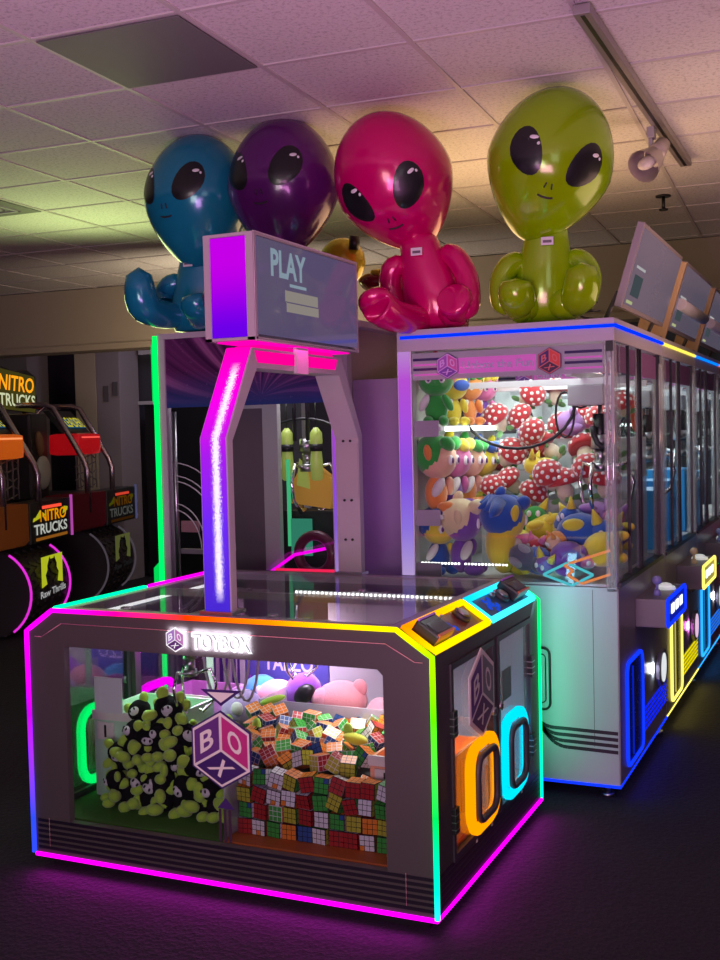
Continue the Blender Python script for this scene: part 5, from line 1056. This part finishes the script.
def alien(label, m, seamm, base, yaw, head_c, pitch, roll, legs, hyaw=None):
    """base: seat point on the machine top; head_c: head centre in world coordinates"""
    t = thing('inflatable_alien', label, 'inflatable toy', base, yaw, 'inflatable aliens sitting on the cranes')
    hl_ = Matrix.Rotation(-yaw, 4, 'Z') @ (Vector(head_c) - Vector(base))
    HM = Matrix.Translation(hl_) @ Matrix.Rotation((hyaw if hyaw is not None else 0), 4, 'Z') @ Matrix.Rotation(roll, 4, 'Y') @ Matrix.Rotation(pitch, 4, 'X')
    def add(nm, bm, mm, par=None, head=False):
        if head: bmesh.ops.transform(bm, matrix=HM, verts=bm.verts)
        return obj(nm, bm, mm, par or t, norm=False)
    bm = bm_new(); NU, NV = 40, 26; rows = []
    for i in range(NV + 1):
        el = -PI / 2 + PI * i / NV; rows.append([bm.verts.new(headpt(2 * PI * k / NU, el)) for k in range(NU)])
    for A, B in zip(rows, rows[1:]):
        for k in range(NU): f = bm.faces.new((A[k], A[(k + 1) % NU], B[(k + 1) % NU], B[k])); f.smooth = True
    bmesh.ops.remove_doubles(bm, verts=bm.verts, dist=1e-4); bmesh.ops.recalc_face_normals(bm, faces=bm.faces); h = add('head', bm, m, None, True)
    for s in (-1, 1):
        bm = bm_new(); patch(bm, s * .50, .12, .35, .24, s * .72, .003, 0, .12 * s); bmesh.ops.recalc_face_normals(bm, faces=bm.faces); e = add('eye', bm, eyeb, h, True)
        bm = bm_new(); patch(bm, s * .50 + .14 if s > 0 else -.45, .27 if s > 0 else .30, .085, .032, .12, .0055, 0, 0, 12, 2); patch(bm, (s * .50 + .23) if s > 0 else -.34, .24 if s > 0 else .24, .028, .026, 0, .0055, 0, 0, 10, 2); add('eye_shine', bm, hl, e, True)
    bm = bm_new()
    for s in (-1, 1): tube(bm, [headpt(s * .045 + .01 * k * s, -.19 - .035 * k, .002) for k in range(3)], .0035, 5)
    tube(bm, [headpt(a, -.38 + .9 * a * a, .002) for a in [-.14 + .035 * k for k in range(9)]], .0045, 5)
    add('nose_and_mouth', bm, mat('ink_black', (.03, .02, .03), .5), h, True)
    # torso
    bm = bm_new(); prof = [(.02, 0), (.13, .01), (.152, .06), (.15, .13), (.125, .22), (.105, .29), (.095, .34), (.05, .37)]
    nb = hl_.z; prof = [(r_, z_ * (nb - .22) / .37) for r_, z_ in prof]
    lathe(bm, prof, (0, 0, 0), 24)
    for v in bm.verts: v.co.y *= .82; v.co.x += hl_.x * .8 * v.co.z / max(nb, .1); v.co.y += hl_.y * .8 * v.co.z / max(nb, .1)
    bmesh.ops.recalc_face_normals(bm, faces=bm.faces); b = add('torso', bm, m)
    bm = bm_new(); z_ = nb * .52; xo = hl_.x * .8 * .52; yo = hl_.y * .8 * .52; box(bm, xo - .02, xo + .035, yo - .112, yo - .108, z_ - .018, z_ + .018, 0); box(bm, xo - .012, xo + .027, yo - .1125, yo - .112, z_ - .008, z_ + .004, 1); add('paper_tag', bm, [tagm, mat('tag_print', (.15, .12, .15), .6)], b)
    for pts, rr, nm in legs:
        bm = bm_new(); P_ = []; Rr = []
        if nm == 'arm': pts = [(p[0] + hl_.x * .8 * p[2] / nb, p[1] + hl_.y * .8 * p[2] / nb, p[2]) for p in pts]
        V = [Vector(p) for p in pts]
        n = 14
        for i in range(n + 1):
            s_ = i / n * (len(V) - 1); j = min(int(s_), len(V) - 2); f_ = s_ - j
            p0, p1, p2, p3 = V[max(j - 1, 0)], V[j], V[j + 1], V[min(j + 2, len(V) - 1)]
            P_.append(.5 * ((2 * p1) + (p2 - p0) * f_ + (2 * p0 - 5 * p1 + 4 * p2 - p3) * f_ ** 2 + (3 * p1 - p0 - 3 * p2 + p3) * f_ ** 3))
            r0 = rr[j] * (1 - f_) + rr[j + 1] * f_; e_ = min(1, i / 2.2, (n - i) / 1.6); Rr.append(max(.004, r0 * math.sqrt(max(0, 1 - (1 - e_) ** 2))))
        tube(bm, P_, Rr, 18); bmesh.ops.recalc_face_normals(bm, faces=bm.faces); o = add(nm, bm, m)
    return t
blueF = foil('balloon_blue', (.01, .23, .36)); purF = foil('balloon_purple', (.12, .012, .16)); pinkF = foil('balloon_pink', (.66, .0, .15)); limeF = foil('balloon_lime', (.28, .50, .0))
def leg(s, out=.1, L_=.28, up=.12, z=.065): return ([(s * .06, -.03, z + .02), (s * .09, -.12, z), (s * (.09 + out * .5), -.05 - L_, z + .005), (s * (.09 + out), -.13 - L_, z + .05), (s * (.09 + out), -.15 - L_, z + up)], [.06, .07, .075, .085, .065], 'leg')
def arm(s, h=.30, fwd=.12, z=.10): return ([(s * .09, 0, h), (s * .16, -.02, h - .02), (s * .20, -fwd * .7, (h + z) / 2), (s * .185, -fwd * 1.6, z), (s * .16, -fwd * 2.0, z - .01)], [.045, .055, .055, .06, .05], 'arm')
alien('blue inflatable alien at the far left with black almond eyes', blueF, None, (-3.20, 5.03, 2.205), 0, (-3.13, 4.95, 2.875), -.06, .03, [leg(-1, .02, .22, .22, .09), leg(1, .05, .10, .10, .075), arm(1, .28, .06, .12), arm(-1, .28, .03, .15)], -.15)
alien('dark purple inflatable alien with its body hidden behind the screen box', purF, None, (-2.68, 5.12, 2.205), 0, (-2.62, 4.94, 2.885), -.05, 0, [leg(-1), leg(1), arm(1), arm(-1)])
alien('hot pink inflatable alien tilting its head down, between the purple and lime ones', pinkF, None, (-1.83, 5.04, 2.135), .04, (-2.01, 4.92, 2.835), .60, -.22, [leg(-1, .09, .28, .04, .05), leg(1, .03, .05, .06, .075), arm(1, .36, .07, .10), arm(-1, .33, .02, .10)], -.04)
alien('lime green smiling inflatable alien at the right end of the crane top', limeF, None, (-1.345, 5.10, 2.135), .24, (-1.275, 4.96, 2.838), .27, .28, [leg(-1, .03, .06, .12, .08), leg(1, .08, .07, .17, .085), arm(1, .30, .03, .13), arm(-1, .30, .06, .11)], .17)
t = thing('gold_balloon', 'yellow and black foil balloon peeking out behind the purple alien', 'balloon', (-2.50, 5.35, 2.56))
bm = bm_new(); ell(bm, (0, 0, 0), (.13, .1, .13), (0, 0, 0), 0, 20); obj('balloon_body', bm, mat('foil_gold', (.55, .45, .02), .2, .3, coat=.5), t)
bm = bm_new(); cyl(bm, (.10, -.06, .05), (.11, -.07, .12), .028, seg=12); obj('cap', bm, black, t)
t = thing('gold_balloon', 'small dark red and gold balloon tip showing right of the screen box', 'balloon', (-2.24, 5.3, 2.42))
bm = bm_new(); ell(bm, (0, 0, 0), (.14, .08, .06), (0, .2, 0), 0, 20); obj('balloon_body', bm, mat('foil_maroon', (.2, .01, .03), .2, .3, coat=.5), t)
bm = bm_new(); ell(bm, (.03, -.01, .045), (.10, .07, .03), (0, .2, 0), 0, 16); obj('top_band', bm, mat('foil_gold', (.55, .45, .02), .2), t)

# ------------------------------------------------------------------ truck racing cabinets on the left
RZ = math.radians(108)
def truck(s0, label, col, bright, hoodc, loc):
    t = thing('truck_racing_cabinet', label, 'arcade machine', loc, RZ, 'truck racing cabinets in a row')
    def A(nm, bm, mm, par=None, lab=None):
        o = obj(nm, bm, mm, par or t)
        if lab: o['label'] = lab
        return o
    bk = mat('cabinet_black', (.02, .02, .022), .4)
    bm = bm_new(); box(bm, -.85, .95, .5, 1.5, 0, 1.1, 0, .02); prism(bm, [(1.0, 1.1), (1.6, 1.1), (1.6, 1.95), (1.35, 1.95)], 'x', -.75, .85); A('cabinet', bm, bk)
    bm = bm_new(); prism(bm, [(-.86, .80), (-.02, .79), (.06, .82), (.06, 1.13), (-.86, 1.14)], 'y', .0, .25); sp_ = A('side_panel', bm, mat('flank_%s' % ('orange' if bright else 'maroon'), col, .35))
    bm = bm_new(); box(bm, .10, 1.0, .0, .22, .78, 1.13, 0, .012); tg = A('tailgate', bm, bk)
    k = 1.0 if bright else .12
    bm = bm_new(); text(bm, 'NITRO', (.30, -.004, .955), (.58, 0, .0), (0, 0, .10), 0); text(bm, 'TRUCKS', (.16, -.004, .85), (.74, 0, .0), (0, 0, .09), 1)
    q = [bm.verts.new(p) for p in ((.16, -.002, 1.0), (.42, -.002, 1.01), (.3, -.002, 1.06), (.14, -.002, .965))]; bm.faces.new(q).material_index = 2
    q = [bm.verts.new(p) for p in ((.80, -.002, .99), (.92, -.002, 1.02), (.93, -.002, 1.05), (.84, -.002, 1.06))]; bm.faces.new(q).material_index = 2
    box(bm, .2, .9, -.004, -.001, .80, .825, 3)
    A('tailgate_print', bm, [emis('nitro_orange_%d' % bright, (1, .35, .0), .8 * k), emis('trucks_white_%d' % bright, (.75, .78, .7), .6 * k), emis('splash_lime_%d' % bright, (.7, .7, .02), .6 * k), emis('flame_%d' % bright, (.6, .2, .02), .4 * k)], tg)
    bm = bm_new(); box(bm, .34, .76, -.012, -.002, 1.065, 1.09); A('tail_lamp', bm, emis('tail_red_%d' % bright, (1, .08, .04), 1.1 if bright else .6), tg)
    bm = bm_new(); cyl(bm, (1.02, .0, .78), (1.02, .0, 1.15), .014, seg=8); A('edge_lamp', bm, emis('edge_pink_%d' % bright, (.7, .1, .6) if bright else (.2, .2, .45), .6 if bright else .3), tg)
    # fat tyre seen on its tread
    bm = bm_new(); R_ = .37; cyl(bm, (.01, .36, .38), (.86, .36, .38), R_, seg=40)
    for i in range(40):
        a = 2 * PI * i / 40
        for x_ in (.03, .18, .34, .5, .66):
            M = Matrix.Translation((x_ + .07, .36, .38)) @ Matrix.Rotation(a, 4, 'X') @ Matrix.Translation((0, 0, R_)); box(bm, -.07, .07, -.018, .018, -.004, .014, 0, 0, M @ Matrix.Rotation(.3 if i % 2 else -.3, 4, 'Z'))
    ty = A('tyre', bm, mat('tyre_rubber', (.03, .02, .028), .6))
    for x_ in (.0, .87):
        pts = [(x_, .36 - .385 * math.cos(a), .38 + .385 * math.sin(a)) for a in [-.95 + q * .14 for q in range(15)]]
        led('light_arc', pts, [(.8, .03, .7) if bright else (.10, .08, .1)] * len(pts), .010, ty, 1.0 if bright else .6, False, 1)
    bm = bm_new(); y_ = -.028; lg = (.55, .62, .02) if bright else (.10, .11, .03)
    for pts in ([(.22, .66), (.40, .66), (.34, .58), (.34, .54), (.28, .48), (.22, .46)], [(.50, .66), (.68, .66), (.68, .46), (.62, .48), (.56, .54), (.56, .58)], [(.22, .46), (.30, .50), (.33, .42), (.22, .40)], [(.68, .46), (.60, .50), (.57, .42), (.68, .40)], [(.40, .66), (.50, .66), (.48, .63), (.42, .63)]):
        prism(bm, pts, 'y', y_ - .004, y_)
    lo = A('horned_badge', bm, emis('logo_%d' % bright, lg, .75), ty)
    bm = bm_new(); text(bm, 'Raw Thrills', (.18, y_ - .005, .31), (.56, 0, .02), (0, 0, .06), 0); A('badge_text', bm, emis('logo_text_%d' % bright, (.6, .6, .6), .6 * (k if bright else .0) + .02), lo)
    # chrome roll bars
    for x_ in (-.38, .33):
        bm = bm_new(); tube(bm, [(x_, .02, .95), (x_, .02, 1.36), (x_, .05, 1.45), (x_, .34, 1.96), (x_, .42, 1.99), (x_, 1.3, 2.0)], .028, 10); A('roll_bar', bm, mat('bar_mauve', (.35, .26, .34), .22, .9))
    bm = bm_new(); tube(bm, [(-.38, .55, 1.98), (.33, .55, 1.98)], .022, 8); tube(bm, [(-.38, .40, 1.99), (-.60, .9, 1.5)], .015, 8); A('cross_bar', bm, mat('bar_mauve', (.35, .26, .34), .22, .9))
    bm = bm_new(); box(bm, -.34, .28, .10, .42, 1.50, 1.71, 0, .06); hd = A('hood', bm, mat('hood_%d' % bright, hoodc, .25, emit=hoodc, es=.35))
    bm = bm_new(); box(bm, -.27, .23, .10, .13, 1.665, 1.68); A('hood_shine', bm, emis('hood_lamp_%d' % bright, (1, .35, .12) if bright else (1, .1, .08), 1.0), hd)
    bm = bm_new(); prism(bm, [(.22, 1.72), (.30, 1.72), (.48, 1.94), (.42, 1.94)], 'x', -.30, .28); sgn = A('score_board', bm, bk)
    bm = bm_new(); n1 = Vector((0, .20, .22)).normalized(); text(bm, 'LEADER!', Vector((-.24, .238, 1.775)), (.46, 0, 0), n1 * .13, 0); A('score_text', bm, emis('score_yellow', (.75, .65, .02), .7), sgn)
    bm = bm_new(); q = [bm.verts.new(p) for p in ((-.26, .245, 1.765), (.24, .245, 1.765), (.24, .245 + .13 * n1.y, 1.765 + .13 * n1.z), (-.26, .245 + .13 * n1.y, 1.765 + .13 * n1.z))]; bm.faces.new(q); A('score_back', bm, emis('score_blue', (.02, .15, .3), .4), sgn)
    bm = bm_new()
    for i in range(5):
        z_ = 1.18 + i * .075; tube(bm, [(-.30 + .11 * q, .16 + .012 * ((q + i) % 2), z_ + .018 * ((q * 7 + i) % 3 - 1)) for q in range(6)], .007, 5)
    for i in range(6): tube(bm, [(-.30 + .11 * i + .012 * ((q + i) % 2), .16, 1.16 + q * .085) for q in range(5)], .007, 5)
    A('net', bm, mat('net_grey', (.14, .12, .14), .6))
    bm = bm_new(); box(bm, -.9, -.50, .35, .6, 1.1, 1.9, 0, .03); ell(bm, (-.7, .33, 1.35), (.15, .05, .16), (0, .3, 0), 1); ell(bm, (-.76, .33, 1.62), (.05, .04, .12), (0, -.2, 0), 2); A('seat_back', bm, [bk, mat('figure_white', (.4, .4, .4), .6), mat('figure_tan', (.22, .12, .05), .6)])
    bm = bm_new(); box(bm, -.85, .95, .25, 1.0, .72, .80, 0, .01); A('foot_deck', bm, bk)
    return t
D_ = Vector((-.309, .951, 0))
P0 = Vector((-6.28, 7.15, 0))
truck(0, 'truck racing cabinet with orange flank and magenta lit tyre arcs', (.45, .12, .015), 1, (.9, .16, .01), P0)
truck(1, 'unlit dark red truck racing cabinet, farther along beside the lit orange one', (.16, .005, .02), 0, (.55, .005, .01), P0 + D_ * 1.9)
t = thing('lit_marquee_sign', 'glowing orange and white NITRO TRUCKS sign above the racing cabinets', 'sign', P0 + D_ * 1.50 + Vector((-.951, -.309, 0)) * .75 + Vector((0, 0, 1.93)), RZ)
bm = bm_new(); prism(bm, [(-.42, .04), (.50, .0), (.54, .16), (.50, .2), (.52, .36), (.30, .42), (.1, .38), (-.38, .44)], 'y', -.04, .04); bd = obj('board', bm, mat('sign_black', (.02, .02, .02), .4), t)
bm = bm_new(); text(bm, 'NITRO', (-.36, -.045, .21), (.80, 0, -.02), (.03, 0, .15), 0); obj('upper_word', bm, emis('sign_orange', (1, .35, .01), 1.2), bd)
bm = bm_new(); text(bm, 'TRUCKS', (-.36, -.045, .06), (.84, 0, -.01), (0, 0, .12), 0); obj('lower_word', bm, emis('sign_cream', (.75, .8, .5), .8), bd)
bm = bm_new(); prism(bm, [(-.38, .03), (.48, .0), (.50, .18), (.48, .36), (-.36, .41)], 'y', -.0425, -.041); obj('sign_backlight', bm, emis('sign_olive', (.14, .12, .02), .35), bd)
bm = bm_new(); cyl(bm, (-.2, 0, -.03), (-.2, 0, .06), .02, seg=8); cyl(bm, (.3, 0, -.03), (.3, 0, .06), .02, seg=8); obj('bracket', bm, black, t)
t = thing('wall_plaque', 'small pale twin hook plaque on the mauve pilaster', 'plaque', (-7.83, yw(-7.83) + 1.2, 2.20)); bm = bm_new(); box(bm, -.10, -.03, -.02, 0, -.12, .06, 0, .005); box(bm, .03, .10, -.02, 0, -.06, .1, 0, .005); obj('plaque', bm, mat('plaque_grey', (.12, .11, .12), .5), t)
